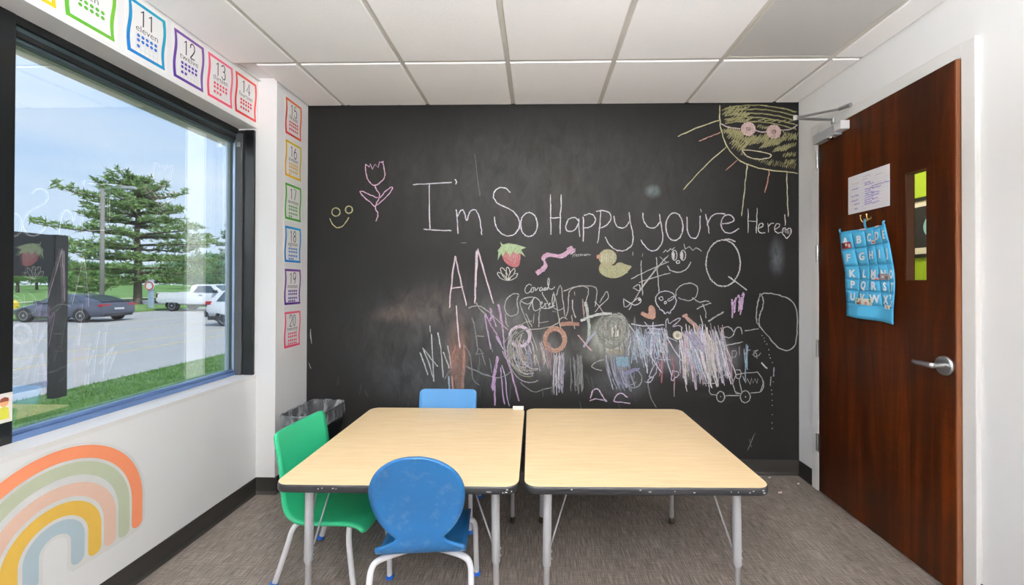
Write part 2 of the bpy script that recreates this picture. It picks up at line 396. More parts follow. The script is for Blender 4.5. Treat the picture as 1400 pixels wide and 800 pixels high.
# return-air grille in the grid
def vent_mat():
    m, t, b = nmat('perforated_grey_metal')
    tc = N(t, 'ShaderNodeTexCoord'); v = N(t, 'ShaderNodeTexVoronoi'); v.inputs['Scale'].default_value = 130; v.inputs['Randomness'].default_value = .12
    t.links.new(tc.outputs['Object'], v.inputs['Vector']); r = N(t, 'ShaderNodeValToRGB'); t.links.new(v.outputs['Distance'], r.inputs[0])
    e = r.color_ramp.elements; e[0].position = .32; e[0].color = lin((120, 119, 118)) + (1,); e[1].position = .42; e[1].color = lin((196, 194, 190)) + (1,)
    t.links.new(r.outputs[0], b.inputs['Base Color']); b.inputs['Roughness'].default_value = .5
    return m
x0, x1, y0, y1 = xe[5], xe[6], ye[2], ye[1]
vt = thing('air_grille', 'grey perforated metal air grille in the ceiling grid near the door', 'vent', T3((x0 + x1) / 2, (y0 + y1) / 2, ZC))
MB().box((-.283, -.283, .004), (.283, .283, .008)).build('perforated_panel', vent_mat(), vt)
fr = MB()
for a, b in (((-.295, -.295), (.295, -.281)), ((-.295, .281), (.295, .295)), ((-.295, -.281), (-.281, .281)), ((.281, -.281), (.295, .281))):
    fr.box((a[0], a[1], .002), (b[0], b[1], .016))
fr.build('grille_frame', m_grid, vt)
# fluorescent troffers (the room's lamps, beyond the top of the frame)
m_diff = emit('lit_diffuser', (246, 250, 255), LAMP_STRENGTH); m_diff2 = emit('lit_diffuser_dim', (246, 250, 255), LAMP_STRENGTH * .45)
names = {(2, 2): 'white two by four ceiling light over the front of the left table', (2, 6): 'white two by four ceiling light behind the camera on the window side', (4, 6): 'white two by four ceiling light behind the camera on the door side'}
for (i, j), lb in names.items():
    xc, yc = (xe[i] + xe[i + 1]) / 2, ye[j + 1]
    L = thing('ceiling_light', lb, 'ceiling light', T3(xc, yc, ZC), 'ceiling lights')
    MB().box((-.26, -.565, .004), (.26, .565, .007)).build('diffuser', m_diff if j == 2 else m_diff2, L)
    f = MB()
    for a, b in (((-.295, -.60), (.295, -.57)), ((-.295, .57), (.295, .60)), ((-.295, -.57), (-.265, .57)), ((.265, -.57), (.295, .57))):
        f.box((a[0], a[1], 0), (b[0], b[1], .02))
    f.build('light_frame', m_trim, L)
# added uplights behind the camera, out of view, put in to brighten the ceiling
m_up = emit('added_uplight_glow', (246, 250, 255), FILL_UPLIGHT_STRENGTH); m_up2 = emit('added_uplight_glow_strong', (246, 250, 255), FILL_UPLIGHT_STRENGTH * 1.2)
for xc, lb in ((-.5, 'added fill uplight out of view behind the camera on the window side'), (.8, 'added fill uplight out of view behind the camera on the door side')):
    L = thing('added_uplight', lb, 'fill light', T3(xc, -1.25, 1.72), 'added fill uplights')
    f = MB(); f.box((-.09, -.75, -.03), (.09, .75, -.022)); f.box((-.09, -.75, -.022), (-.082, .75, .03)); f.box((.082, -.75, -.022), (.09, .75, .03)); f.box((-.082, -.75, -.022), (.082, -.742, .03)); f.box((-.082, .742, -.022), (.082, .75, .03))
    f.build('uplight_housing', m_trim, L)
    MB().box((-.078, -.738, .012), (.078, .738, .018)).build('uplight_lens', m_up if xc < 0 else m_up2, L)
    for y in (-.6, .6):
        MB().tube([(0, y, .018), (0, y, ZC + .012 - 1.72)], .003, 6).build('uplight_cable', m_steel, L)
for px, py, w_, h_ in ((478, 145.5, .030, .010), (547, 144.5, .02, .008), (586, 144.5, .03, .006), (702, 143.2, .03, .006), (939, 141.5, .04, .008), (984, 140.2, .014, .007), (1056, 140, .03, .008)):
    p = on(px, py, 1, YB); MB().prism([(p[0] + math.cos(a * PI / 5) * w_ / 2 * (1 + .3 * (a % 2)), YB - .004 - h_ + math.sin(a * PI / 5) * h_ ) for a in range(10)], ZC - .0008, ZC + .004).build('paint_smudge', paint((30, 29, 28), .8), wb)
# ---------------------------------------------------------------- window in the left wall
def attr_mat(name, rough, grain):
    m, t, b = nmat(name)
    a = N(t, 'ShaderNodeAttribute'); a.attribute_name = 'Col'
    if grain:                               # chalk: pigment broken up over the grain of the board
        tc = N(t, 'ShaderNodeTexCoord'); n = N(t, 'ShaderNodeTexNoise'); n.inputs['Scale'].default_value = 150; n.inputs['Detail'].default_value = 4; n.inputs['Roughness'].default_value = .7
        t.links.new(tc.outputs['Object'], n.inputs['Vector'])
        mr = N(t, 'ShaderNodeMapRange'); mr.inputs['From Min'].default_value = .3; mr.inputs['From Max'].default_value = .62; mr.inputs['To Min'].default_value = .45; mr.inputs['To Max'].default_value = 1
        t.links.new(n.outputs['Fac'], mr.inputs['Value'])
        mu = N(t, 'ShaderNodeMath', operation='MULTIPLY', use_clamp=True); t.links.new(mr.outputs[0], mu.inputs[0]); t.links.new(a.outputs['Alpha'], mu.inputs[1])
        mx = N(t, 'ShaderNodeMixRGB'); mx.inputs[1].default_value = lin(BOARD) + (1,); t.links.new(mu.outputs[0], mx.inputs[0]); t.links.new(a.outputs['Color'], mx.inputs[2])
        t.links.new(mx.outputs[0], b.inputs['Base Color'])
    else: t.links.new(a.outputs['Color'], b.inputs['Base Color'])
    b.inputs['Roughness'].default_value = rough; b.inputs['Specular IOR Level'].default_value = .2 if grain else .4
    return m
m_chalk = attr_mat('chalk', .95, True); m_print = attr_mat('printed_ink', .5, False)
m_glass = glass('window_glass', .31, (.97, .99, .98))

win = bpy.data.objects.new('window_1', None); COL.objects.link(win); win['kind'] = 'structure'
YJ, ZG0, ZG1, FXW = 2.54, .787, 2.217, -1.902
MB().box((-1.98, YW0, ZH - .035), (FXW, YP, ZH)).build('frame_head', m_black, win, bevel=.003)
MB().box((-1.98, YW0, ZH - .055), (FXW - .012, 2.6, ZH - .035)).build('head_channel', m_gasket, win, bevel=.002)
MB().box((-1.98, YW0, ZG1 + .014), (FXW - .004, YJ, ZH - .055)).build('head_stop', m_black, win, bevel=.003)
MB().box((-1.944, YW0, ZG1), (-1.914, YJ, ZG1 + .014)).build('head_bead', m_gasket, win, bevel=.002)
m_sillf = pm('sky_tinted_sill_metal', (104, 132, 176), .3, metal=.35)  # blue of the reflected sky is painted into the sill metal's colour
MB().box((-1.98, YW0, ZS), (FXW, YJ + .01, ZS + .024)).build('frame_sill', m_sillf, win, bevel=.003)
MB().box((-1.944, YW0, ZS + .024), (-1.914, YJ, ZG0)).build('sill_bead', m_sillf, win, bevel=.003)
MB().box((-1.852, YJ + .004, ZS), (-1.792, YP, ZH - .012)).build('reveal_liner', m_black, win, bevel=.002)
MB().box((-1.918, YJ + .010, ZS), (-1.852, YP, ZH - .012)).build('jamb_gap', paint((14, 14, 14), .6), win)
MB().box((-1.912, YJ, ZS), (-1.866, YJ + .01, ZH - .035)).build('frame_jamb', pm('dark_grey_jamb', (66, 68, 70), .55), win, bevel=.002)
MB().box((-1.930, YJ + .004, ZS), (-1.913, YP, ZH - .035)).build('jamb_bead', m_alu, win, bevel=.002)
MB().box((-1.98, 2.585, ZS), (-1.932, 2.603, ZH - .035)).build('outer_jamb', m_gasket, win)
MB().box((-1.90, YJ - .004, ZG1 - .028), (-1.878, YJ, ZG1 + .004)).build('corner_clip', m_steel, win, bevel=.001)
MB().box((-1.98, 1.30, ZS), (FXW + .002, 1.445, ZH)).build('mullion', m_black, win, bevel=.003)
MB().box((-1.98, YW0, ZS), (FXW, YW0 + .09, ZH)).build('frame_jamb', m_black, win, bevel=.003)
for a, b in ((1.445, 2.585), (YW0 + .09, 1.30)):
    MB().box((XG - .004, a, ZS + .026), (XG + .004, b, ZG1 + .012)).build('glass_pane', m_glass, win)
# outside soffit over the window
m_soff = pm('beige_soffit_panel', (252, 232, 224), .7, var=.03)
for i, (a, b) in enumerate(((-1.2, .6), (.605, 1.9), (1.905, 3.4), (3.405, 5.2))):
    struct(MB().box((-2.30, a, 2.335), (-2.02, b, 2.45)).build('trim_%d' % (i + 2), m_soff, bevel=.002))

# small picture label on the mullion
M = frame((FXW + .0025, 1.392, .887), (0, 1, 0), (1, 0, 0))
lb = MB().box((-.05, -.055, 0), (.05, .05, .0012)).build('picture_label', paint((238, 232, 224), .4), M=M)
tag(lb, 'small white picture label of a child stuck on the black window mullion', 'label')
def flat(poly, z0, z1): return MB().prism(poly, z0, z1)
hu = flat([(x * .012 + .027, y * .014 + .016) for x, y in ell(0, 0, 1, 1, 14)[:-1]], .0012, .0016).build('printed_head', paint((232, 170, 125)), lb)
flat([(.014, .02), (.040, .02), (.038, .032), (.027, .036), (.017, .032)], .0016, .0019).build('printed_hair', paint((120, 60, 40)), lb)
flat([(.010, -.042), (.042, -.042), (.039, -.004), (.027, .004), (.015, -.002)], .0012, .0015).build('printed_shirt', paint((205, 200, 70)), lb)
flat([(-.008, -.024), (.010, -.012), (.012, -.02), (-.005, -.034)], .0012, .0015).build('printed_arm', paint((232, 170, 125)), lb)

# ---------------------------------------------------------------- number posters
m_paper = pm('laminated_white_paper', (240, 238, 236), .28, var=.01, coat=.2)
m_ink = pm('dark_print_ink', (38, 36, 40), .5)
DIG = {'0': [ell(.5, .5, .42, .5, 20)], '1': [[(.15, .82), (.5, 1), (.5, 0)]],
       '2': [smoothpts([(.08, .72), (.12, 1), (.75, 1.08), (.95, .72), (.75, .45), (.05, 0)], 2) + [(.95, 0)]],
       '3': [smoothpts([(.1, .9), (.4, 1.08), (.9, 1.0), (.85, .58), (.4, .56)], 2) + smoothpts([(.4, .56), (.95, .56), (1.0, .05), (.5, -.06), (.05, .12)], 2)],
       '4': [[(.72, 0), (.72, 1), (.02, .28), (1.0, .28)]],
       '5': [[(.9, 1), (.22, 1)] + smoothpts([(.15, .55), (.5, .68), (.98, .6), (.98, .0), (.5, -.05), (.05, .1)], 2)],
       '6': [smoothpts([(.75, 1), (.25, .65), (.02, .3), (.2, -.04), (.6, -.04), (.98, .08), (.95, .58), (.5, .64), (.12, .45)], 2)],
       '7': [[(.05, 1), (.95, 1), (.35, 0)]],
       '8': [ell(.5, .75, .35, .25, 16), ell(.5, .26, .44, .27, 18)],
       '9': [smoothpts([(.9, .65), (.5, .38), (.08, .45), (.05, .95), (.5, 1.06), (.98, .98), (.98, .6), (.55, 0)], 2)]}
DIG['0'] = [ell(.5, .5, .44, .5, 22)]
def poster(num, word, c0, c1, cd_, M, label):
    P = MB().box((-.1, -.1385, 0), (.1, .1385, .001)).build('number_poster', m_paper, M=M)
    tag(P, label, 'poster', 'number posters')
    # wavy printed border, colour runs from c0 (bottom left) to c1 (top right)
    mb = MB(); cols = []; n = 14; w, h, th = .089, .119, .0145
    def edge(s):
        out = []
        for i in range(n + 1):
            v = -1 + 2 * i / n; out.append((s + .006 * math.sin(v * PI), v))
        return out
    outer, inner = [], []
    for i in range(n + 1):
        v = -1 + 2 * i / n; wv = .005 * math.sin(v * PI); outer.append((-w + wv, v * h)); inner.append((-w + th + wv, v * (h - th)))
    for i in range(n + 1):
        v = 1 - 2 * i / n; wv = .005 * math.sin(v * PI); outer.append((w + wv, v * h)); inner.append((w - th + wv, v * (h - th)))
    k = len(outer); vs = []
    for a, b in zip(outer, inner): vs += [(a[0], a[1], .0013), (b[0], b[1], .0013)]
    mb.add(vs, [(2 * i, 2 * i + 1, 2 * ((i + 1) % k) + 1, 2 * ((i + 1) % k)) for i in range(k)])
    l0, l1 = lin(c0), lin(c1)
    for p in vs:
        f = min(1, max(0, .5 + .45 * (p[0] / w * .5 + p[1] / h * .6))); cols.append(tuple(a * (1 - f) + b * f for a, b in zip(l0, l1)) + (1,))
    mb.c = cols; mb.build('printed_border', m_print, P)
    mb = MB(); dh, dw = .072, .030
    x = -(len(num) * dw + (len(num) - 1) * .008) / 2
    for ch in num:
        for s in DIG[ch]:
            ribbon(mb, [(x + a * dw, .021 + b * dh) for a, b in s], .0058, .0013)
        x += dw + .008
    mb.build('printed_numeral', m_ink, P)
    text_mesh('printed_word', word, .042, m_ink, P, Matrix.Translation((0, .004, .0013)), offset=-.0003, depth=.00005, sx=min(1.0, .128 / (.0205 * len(word))))
    mb = MB(); c = .0205; k = int(num)
    cells = min(k, 10); rest = k - 10 if k > 10 else 0
    dots = MB()
    def grid(y, cnt, lines):
        for r in range(2):
            for q in range(5):
                if r * 5 + q < cnt:
                    dots.add([(-2 * c + q * c + .0076 * math.cos(a * PI / 5), y - r * c + .0076 * math.sin(a * PI / 5), .0013) for a in range(10)], [tuple(range(10))])
        for q in range(6): lines.box((-2.5 * c + q * c - .0006, y - 1.5 * c, .001), (-2.5 * c + q * c + .0006, y + .5 * c, .0012))
        for r in range(3): lines.box((-2.5 * c, y + .5 * c - r * c - .0006, .001), (2.5 * c, y + .5 * c - r * c + .0006, .0012))
    ln = MB(); y0 = -.028
    grid(y0, cells, ln)
    if k > 10: grid(y0 - 2 * c - .006, rest, ln)
    dots.build('printed_dots', paint(cd_), P); ln.build('printed_grid', paint((205, 203, 205)), P)
    return P
PC = {'9': ('nine', (235, 185, 10), (235, 205, 30), (235, 190, 20), 'yellow bordered'), '10': ('ten', (85, 165, 45), (120, 190, 50), (85, 170, 50), 'green bordered'),
      '11': ('eleven', (15, 110, 190), (20, 170, 190), (30, 105, 195), 'blue bordered'), '12': ('twelve', (85, 50, 150), (135, 95, 165), (80, 55, 165), 'purple bordered'),
      '13': ('thirteen', (235, 70, 100), (235, 120, 145), (230, 70, 95), 'pink bordered'), '14': ('fourteen', (205, 15, 30), (240, 90, 80), (215, 30, 45), 'red bordered'),
      '15': ('fifteen', (205, 15, 25), (240, 125, 50), (205, 30, 40), 'red and orange bordered'), '16': ('sixteen', (235, 170, 10), (220, 205, 30), (230, 185, 50), 'yellow bordered'),
      '17': ('seventeen', (75, 160, 50), (80, 175, 60), (105, 165, 90), 'green bordered'), '18': ('eighteen', (10, 125, 205), (30, 150, 205), (60, 125, 200), 'blue bordered'),
      '19': ('nineteen', (80, 35, 135), (130, 85, 165), (75, 50, 150), 'purple bordered'), '20': ('twenty', (230, 55, 95), (240, 120, 145), (235, 75, 110), 'pink bordered')}
for k, y in (('9', 1.378), ('10', 1.586), ('11', 1.818), ('12', 2.043), ('13', 2.249), ('14', 2.45)):
    w_, a, b, c, d = PC[k]
    poster(k, w_, a, b, c, frame((XL + .0008, y, 2.461), (0, 1, 0), (1, 0, 0)), '%s number %s poster above the window' % (d, w_))
for k, z in (('15', 2.437), ('16', 2.158), ('17', 1.873), ('18', 1.589), ('19', 1.305), ('20', 1.02)):
    w_, a, b, c, d = PC[k]
    poster(k, w_, a, b, c, frame((XP + .0008, 2.735, z), (0, 1, 0), (1, 0, 0)), '%s number %s poster on the corner pier beside the blackboard' % (d, w_))

# ---------------------------------------------------------------- rainbow decal on the wall under the window
RB = thing('rainbow_decal', 'muted rainbow wall decal on the white wall under the window', 'decal', frame((XL + .0006, 1.48, 0), (0, 1, 0), (1, 0, 0)))
def arch(r0, r1, cz, zb, z0, z1, rnd=True, n=40):
    out = [(r1 * math.cos(PI * i / n), cz + r1 * math.sin(PI * i / n)) for i in range(n + 1)]
    inn = [(r0 * math.cos(PI - PI * i / n), cz + r0 * math.sin(PI * i / n)) for i in range(n + 1)]
    h = (r1 - r0) / 2; c = (r0 + r1) / 2
    L = [(-c + h * math.cos(PI + PI * i / 8), zb + h + h * math.sin(PI + PI * i / 8)) for i in range(9)]
    R = [(c + h * math.cos(PI + PI * i / 8), zb + h + h * math.sin(PI + PI * i / 8)) for i in range(9)]
    mb = MB(); mid = []
    outl = [L[0]] + out[::-1] + [R[-1]]; inl = [L[-1]] + inn + [R[0]]
    k = len(outl); pts = [(x, y, z1) for x, y in outl] + [(x, y, z1) for x, y in inl]
    mb.add(pts, [(i, i + 1, k + i + 1, k + i) for i in range(k - 1)])
    for E_ in (L, R): mb.add([(x, y, z1) for x, y in E_], [tuple(range(9))])
    return mb
h = .0232
def backing(r0, r1, cz0, cz1, zb, q=.05, n=40):
    out = [(-r1, zb + q)] + [(-r1 * math.cos(PI * i / n), cz1 + r1 * math.sin(PI * i / n)) for i in range(n + 1)] + [(r1, zb + q)]
    inn = [(-r0, zb + q)] + [(-r0 * math.cos(PI * i / n), cz0 + r0 * math.sin(PI * i / n)) for i in range(n + 1)] + [(r0, zb + q)]
    mb = MB(); k = len(out); mb.add([(x, y, .0002) for x, y in out] + [(x, y, .0002) for x, y in inn], [(i, i + 1, k + i + 1, k + i) for i in range(k - 1)])
    for s in (-1, 1):
        e_ = [(s * r1, zb + q), (s * r0, zb + q), (s * r0, zb + .02), (s * (r0 + .02), zb), (s * (r1 - .06), zb), (s * (r1 - .015), zb + .015)]
        mb.add([(x, y, .0002) for x, y in e_], [tuple(range(6))])
    return mb
backing(.038, .345, .345, .372, .222).build('decal_backing', paint((226, 225, 222), .5), RB)
for r, cz, zb, c, w_ in ((.309, .374, .243, (238, 145, 104), .024), (.251, .372, .237, (193, 200, 172), .024), (.194, .352, .238, (228, 192, 172), .0245), (.135, .345, .237, (222, 180, 80), .0245), (.074, .345, .243, (180, 199, 207), .0235)):
    arch(r - w_, r + w_, cz, zb, .0002, .0006).build('rainbow_band', paint(c, .5), RB)

# ---------------------------------------------------------------- door in the right wall
door = bpy.data.objects.new('door_1', None); COL.objects.link(door); door['kind'] = 'structure'
f = MB()
f.box((FX, FY0, 0), (XR + .16, DY0, FZ)); f.box((FX, DY1, 0), (XR + .16, FY1, FZ)); f.box((FX, DY0, DZ), (XR + .16, DY1, FZ))
f.box((1.875, DY0, 0), (1.92, DY0 + .016, DZ)); f.box((1.875, DY1 - .016, 0), (1.92, DY1, DZ)); f.box((1.875, DY0 + .016, DZ - .016), (1.92, DY1 - .016, DZ))
f.build('door_frame', m_trim, door, bevel=.003, seg=2)
DH = Vector((1.813, DY1 - .004, 0)); DU = Vector((1.793 - 1.813, DY0 + .004 - (DY1 - .004), 0)).normalized(); DN = Vector((DU[1], -DU[0], 0))
DM = frame(DH, DU, DN); DI = DM.inverted(); DWID = DY1 - DY0 - .008
def dl(px, py, off=0.0):                    # photo point -> (along, up) on the door face
    p = DI @ onplane(px, py, DH + DN * off, DN); return p[0], p[1]
def wood_mat():
    m, t, b = nmat('dark_mahogany_veneer')
    tc = N(t, 'ShaderNodeTexCoord')
    mp = N(t, 'ShaderNodeMapping'); mp.inputs['Scale'].default_value = (1, .06, 1); t.links.new(tc.outputs['Object'], mp.inputs[0])
    nd = N(t, 'ShaderNodeTexNoise'); nd.inputs['Scale'].default_value = 5; nd.inputs['Detail'].default_value = 2; t.links.new(mp.outputs[0], nd.inputs['Vector'])
    mm = N(t, 'ShaderNodeMixRGB'); mm.inputs[0].default_value = .35; t.links.new(mp.outputs[0], mm.inputs[1]); t.links.new(nd.outputs['Color'], mm.inputs[2])
    n1 = N(t, 'ShaderNodeTexNoise'); n1.inputs['Scale'].default_value = 9; n1.inputs['Detail'].default_value = 9; n1.inputs['Roughness'].default_value = .68; t.links.new(mm.outputs[0], n1.inputs['Vector'])
    mp3 = N(t, 'ShaderNodeMapping'); mp3.inputs['Scale'].default_value = (150, 3.2, 1); t.links.new(tc.outputs['Object'], mp3.inputs[0])
    n3 = N(t, 'ShaderNodeTexNoise'); n3.inputs['Scale'].default_value = 1; n3.inputs['Detail'].default_value = 3; t.links.new(mp3.outputs[0], n3.inputs['Vector'])
    # short ripples across the grain
    mp2 = N(t, 'ShaderNodeMapping'); mp2.inputs['Scale'].default_value = (7, 60, 1); mp2.inputs['Rotation'].default_value = (0, 0, .25); t.links.new(tc.outputs['Object'], mp2.inputs[0])
    n2 = N(t, 'ShaderNodeTexNoise'); n2.inputs['Scale'].default_value = 1; n2.inputs['Detail'].default_value = 2; t.links.new(mp2.outputs[0], n2.inputs['Vector'])
    a1 = N(t, 'ShaderNodeMath', operation='MULTIPLY_ADD'); a1.inputs[1].default_value = .08; t.links.new(n2.outputs['Fac'], a1.inputs[0]); t.links.new(n1.outputs['Fac'], a1.inputs[2])
    a2 = N(t, 'ShaderNodeMath', operation='MULTIPLY_ADD'); a2.inputs[1].default_value = .15; t.links.new(n3.outputs['Fac'], a2.inputs[0]); t.links.new(a1.outputs[0], a2.inputs[2])
    r = N(t, 'ShaderNodeValToRGB'); t.links.new(a2.outputs[0], r.inputs[0]); e = r.color_ramp.elements
    e[0].position = .40; e[0].color = lin((22, 8, 1)) + (1,); e[1].position = .82; e[1].color = lin((96, 40, 6)) + (1,)
    k = e.new(.60); k.color = lin((54, 20, 2)) + (1,)
    t.links.new(r.outputs[0], b.inputs['Base Color']); b.inputs['Roughness'].default_value = .4; b.inputs['Specular IOR Level'].default_value = .25
    return m
m_wood = wood_mat(); m_edge = pm('door_edge_lipping', (112, 66, 36), .5, var=.2, scale=20, stretch=(1, .1, 1))
lx0, lz1 = dl(1237.5, 238); lx1 = dl(1266.5, 300)[0]; lz0 = dl(1250, 384)[1]
leaf = MB(); z0, z1, th = .008, DZ - .004, -.045
leaf.box((0, z0, th), (lx0, z1, 0)); leaf.box((lx1, z0, th), (DWID - .006, z1, 0)); leaf.box((lx0, z0, th), (lx1, lz0, 0)); leaf.box((lx0, lz1, th), (lx1, z1, 0))
lf = leaf.build('door_leaf', m_wood, door, M=DM)
MB().box((DWID - .006, z0, th), (DWID, z1, 0)).build('edge_lipping', m_edge, lf)
st_ = MB(); q = .004
for a, b in (((lx0, lz0), (lx0 + q, lz1)), ((lx1 - q, lz0), (lx1, lz1)), ((lx0 + q, lz0), (lx1 - q, lz0 + q)), ((lx0 + q, lz1 - q), (lx1 - q, lz1))):
    st_.box((a[0], a[1], -.040), (b[0], b[1], -.003))
st_.build('lite_stop', pm('lite_stop_wood', (66, 36, 20), .45, var=.25, scale=20, stretch=(1, .1, 1)), lf)
MB().box((lx0, lz0, -.044), (lx1, lz1, -.040)).build('vision_glass', glass('door_glass', .04), lf)
for za, zb in ((2.215, 2.08), (1.595, 1.465), (.975, .855), (.366, .241)):
    zc = CH + ((za + zb) / 2 - CH) * .989
    hg = MB(); 
    for i in range(5): hg.tube([(-.004, zc - .056 + i * .0225, .008), (-.004, zc - .056 + i * .0225 + .0215, .008)], .0085, 10)
    hg.box((-.012, zc - .056, -.002), (.002, zc + .056, .003))
    hg.build('hinge', m_steel, lf)
# lever handle
hx, hz = dl(1289, 500, .01)
hd = MB().lathe([(.0, 0), (.043, 0), (.043, .006), (.038, .011), (.014, .013)], Matrix.Translation((hx, hz, 0))).build('lever_handle', m_steel, lf, auto=.6)
sp = MB(); sp.tube([(hx, hz, .01), (hx, hz, .052)], .0115, 14); sp.build('spindle', m_steel, hd, auto=.6)
tip = dl(1246, 494, .056)
lv = MB()
pth = [(hx + .008, hz, .055), (hx - .01, hz, .058), (hx - .045, hz + .001, .058), (tip[0] + .02, tip[1], .057), (tip[0], tip[1] + .001, .053)]
secs = [(.012, .009), (.0125, .0085), (.012, .006), (.011, .005), (.0095, .004)]
vs = []; fs = []
for (x, y, z), (a, b) in zip(pth, secs):
    for k in range(10): an = 2 * PI * k / 10; vs.append((x, y + a * math.cos(an), z + b * math.sin(an)))
for i in range(4):
    for k in range(10): fs.append((i * 10 + k, i * 10 + (k + 1) % 10, (i + 1) * 10 + (k + 1) % 10, (i + 1) * 10 + k))
fs += [tuple(range(10)), tuple(range(40, 50))]
lv.add(vs, fs).build('lever', m_steel, hd, smooth=True)
# closer
cz = z1 - .045
cl = MB().box((.02, cz - .032, .002), (.215, cz + .026, .05)).build('door_closer', m_silver, lf, bevel=.004)
MB().box((.215, cz - .022, .002), (.275, cz + .03, .055)).build('closer_head', paint((205, 205, 205), .4), cl, bevel=.004)
MB().lathe([(.0, -.01), (.012, -.012), (.016, -.004), (.016, .004)], Matrix.Translation((.155, cz - .036, .03)) @ Matrix.Rotation(PI / 2, 4, 'X')).build('closer_valve', m_chrome, cl, smooth=True)
def dp(px, py, off): p = DI @ onplane(px, py, DH + DN * off, DN); return Vector((p[0], p[1], off))
el = dp(1087, 162, .27); sh = dp(1147, 149, .03); pv = dp(1139, 164, .045)
MB().tube([pv + Vector((0, -.02, 0)), pv, pv + Vector((0, .008, 0))], .011, 10).build('arm_pivot', m_steel, cl)
am = MB().tube([pv, pv * .97 + el * .03, el], .008, 8).build('closer_arm', m_steel, cl)
MB().tube([el + Vector((0, .004, 0)), sh], .0075, 8).build('closer_rod', m_steel, cl)
MB().tube([el + Vector((0, -.014, 0)), el + Vector((0, .016, 0))], .013, 12).build('arm_elbow', m_chrome, cl)
s1 = dp(1166, 143, .004)
MB().tube([sh, s1 + Vector((0, 0, .012))], .012, 8).build('arm_shoe', m_steel, cl)

# lined paper on the door
a = [dl(*p) for p in ((1160, 241.5), (1217, 225.5), (1216.5, 282), (1160, 293))]
cx_, cy_ = sum(p[0] for p in a) / 4, sum(p[1] for p in a) / 4
w_ = (a[1][0] + a[2][0] - a[0][0] - a[3][0]) / 2; h_ = (a[0][1] + a[1][1] - a[2][1] - a[3][1]) / 2
PS = MB().box((-w_ / 2, -h_ / 2, .0004), (w_ / 2, h_ / 2, .0012)).build('paper_sheet', paint((238, 236, 240), .5), M=DM @ Matrix.Translation((cx_, cy_, 0)))
tag(PS, 'white ruled sheet with purple handwritten notes on the wooden door', 'paper')
gl = MB()
for i in range(9): y = h_ / 2 - .058 - i * .018; gl.box((-w_ / 2 + .01, y - .0004, .0012), (w_ / 2 - .01, y + .0004, .0014))
for x in (-.085, -.035, .01): gl.box((x, -h_ / 2 + .015, .0012), (x + .0007, h_ / 2 - .05, .0014))
gl.build('printed_ruling', paint((205, 203, 212)), PS)
tt = MB(); 
for x0, x1, y in ((-.035, .02, .083), (.055, .1, .072), (-.11, -.06, .06), (-.045, .0, .068)): ribbon(tt, [(x0 + (x1 - x0) * i / 14, y + .0022 * (i % 2)) for i in range(15)], .0018, .0015)
stuff(tt.build('printed_heading', paint((165, 160, 165)), PS))
pn = MB()
R_ = random.Random(3)
for y, x0, n in ((.03, -.115, 5), (-.01, -.118, 5), (-.035, -.118, 5), (-.057, -.10, 4), (-.083, -.10, 3), (.047, -.02, 4), (.036, -.02, 6), (.012, -.02, 6), (.0, -.02, 4), (-.012, -.02, 6), (-.024, -.022, 5), (-.036, -.02, 6), (-.048, -.022, 6), (-.060, -.022, 5), (-.07, -.022, 5), (.02, .028, 12), (.008, .028, 6), (-.018, .028, 5), (-.03, .028, 5), (-.052, .03, 4), (-.072, .028, 5)):
    x = x0
    for i in range(n):
        ribbon(pn, [(x + .009 * j / 6, y + R_.uniform(-.004, .0045)) for j in range(7)], .0022, .0016); x += .0105
stuff(pn.build('purple_handwriting', paint((105, 75, 190)), PS))

# brass hook and alphabet pocket chart
hk = thing('coat_hook', 'small double brass hook screwed to the door above the blue chart', 'hook', DM @ Matrix.Translation((dl(1190, 298)[0], dl(1190, 298)[1], 0)))
MB().lathe([(0, 0), (.012, 0), (.011, .004), (.004, .006)], None).build('hook_plate', m_brass, hk, auto=.6)
for s in (-1, 1):
    MB().tube(smoothpts([(0, -.004, .004), (s * .012, -.018, .016), (s * .02, -.020, .028), (s * .022, .0, .036), (s * .021, .012, .036)], 2), .0034, 8).build('hook_prong', m_brass, hk, smooth=True)
    MB().lathe([(0, -.005), (.005, -.003), (.006, .001), (.004, .005), (0, .006)], Matrix.Translation((s * .021, .014, .036)) @ Matrix.Rotation(-PI / 2, 4, 'X'), 10).build('hook_ball', m_brass, hk, smooth=True)
OFFC = .030
cn = [dl(px, py, OFFC) for px, py in ((1146, 318), (1210, 305.5), (1224, 444), (1153, 432))]
left = [dl(px, py, OFFC) for px, py in ((1146, 318), (1150, 347), (1155.5, 373), (1154.5, 392), (1154, 412), (1153, 432))]
right = [dl(px, py, OFFC + .028) for px, py in ((1210, 307), (1215, 335), (1220.5, 374), (1221.5, 397), (1222, 420), (1224, 444))]
def lerp2(L, v):
    v = max(0, min(.9999, v)) * (len(L) - 1); i = int(v); f_ = v - i; return (L[i][0] * (1 - f_) + L[i + 1][0] * f_, L[i][1] * (1 - f_) + L[i + 1][1] * f_)
def cp(u, v, off=0.0):                      # chart surface: u across, v down
    u = 1 - (1 - max(0, u)) ** 1.42; a_, b_ = lerp2(left, v), lerp2(right, v)
    wv = OFFC + .011 * math.sin(u * 9 + v * 5) * (.4 + .6 * v) - .010 * abs(u - .62)
    if u > .55: wv += .030 * ((u - .55) / .45) ** 1.5
    return Vector((a_[0] * (1 - u) + b_[0] * u, a_[1] * (1 - u) + b_[1] * u, max(.006, wv) + off))
m_felt = pm('sky_blue_cotton', (82, 180, 226), .9, var=.05, scale=40, bump=.12, bscale=400, spec=.15)
m_felt2 = pm('sky_blue_cotton_pocket', (92, 190, 234), .9, var=.05, scale=40, bump=.12, bscale=400, spec=.15)
CH_ = thing('pocket_chart', 'sky blue cloth alphabet pocket chart hanging from the brass hook on the door', 'wall chart', DM)
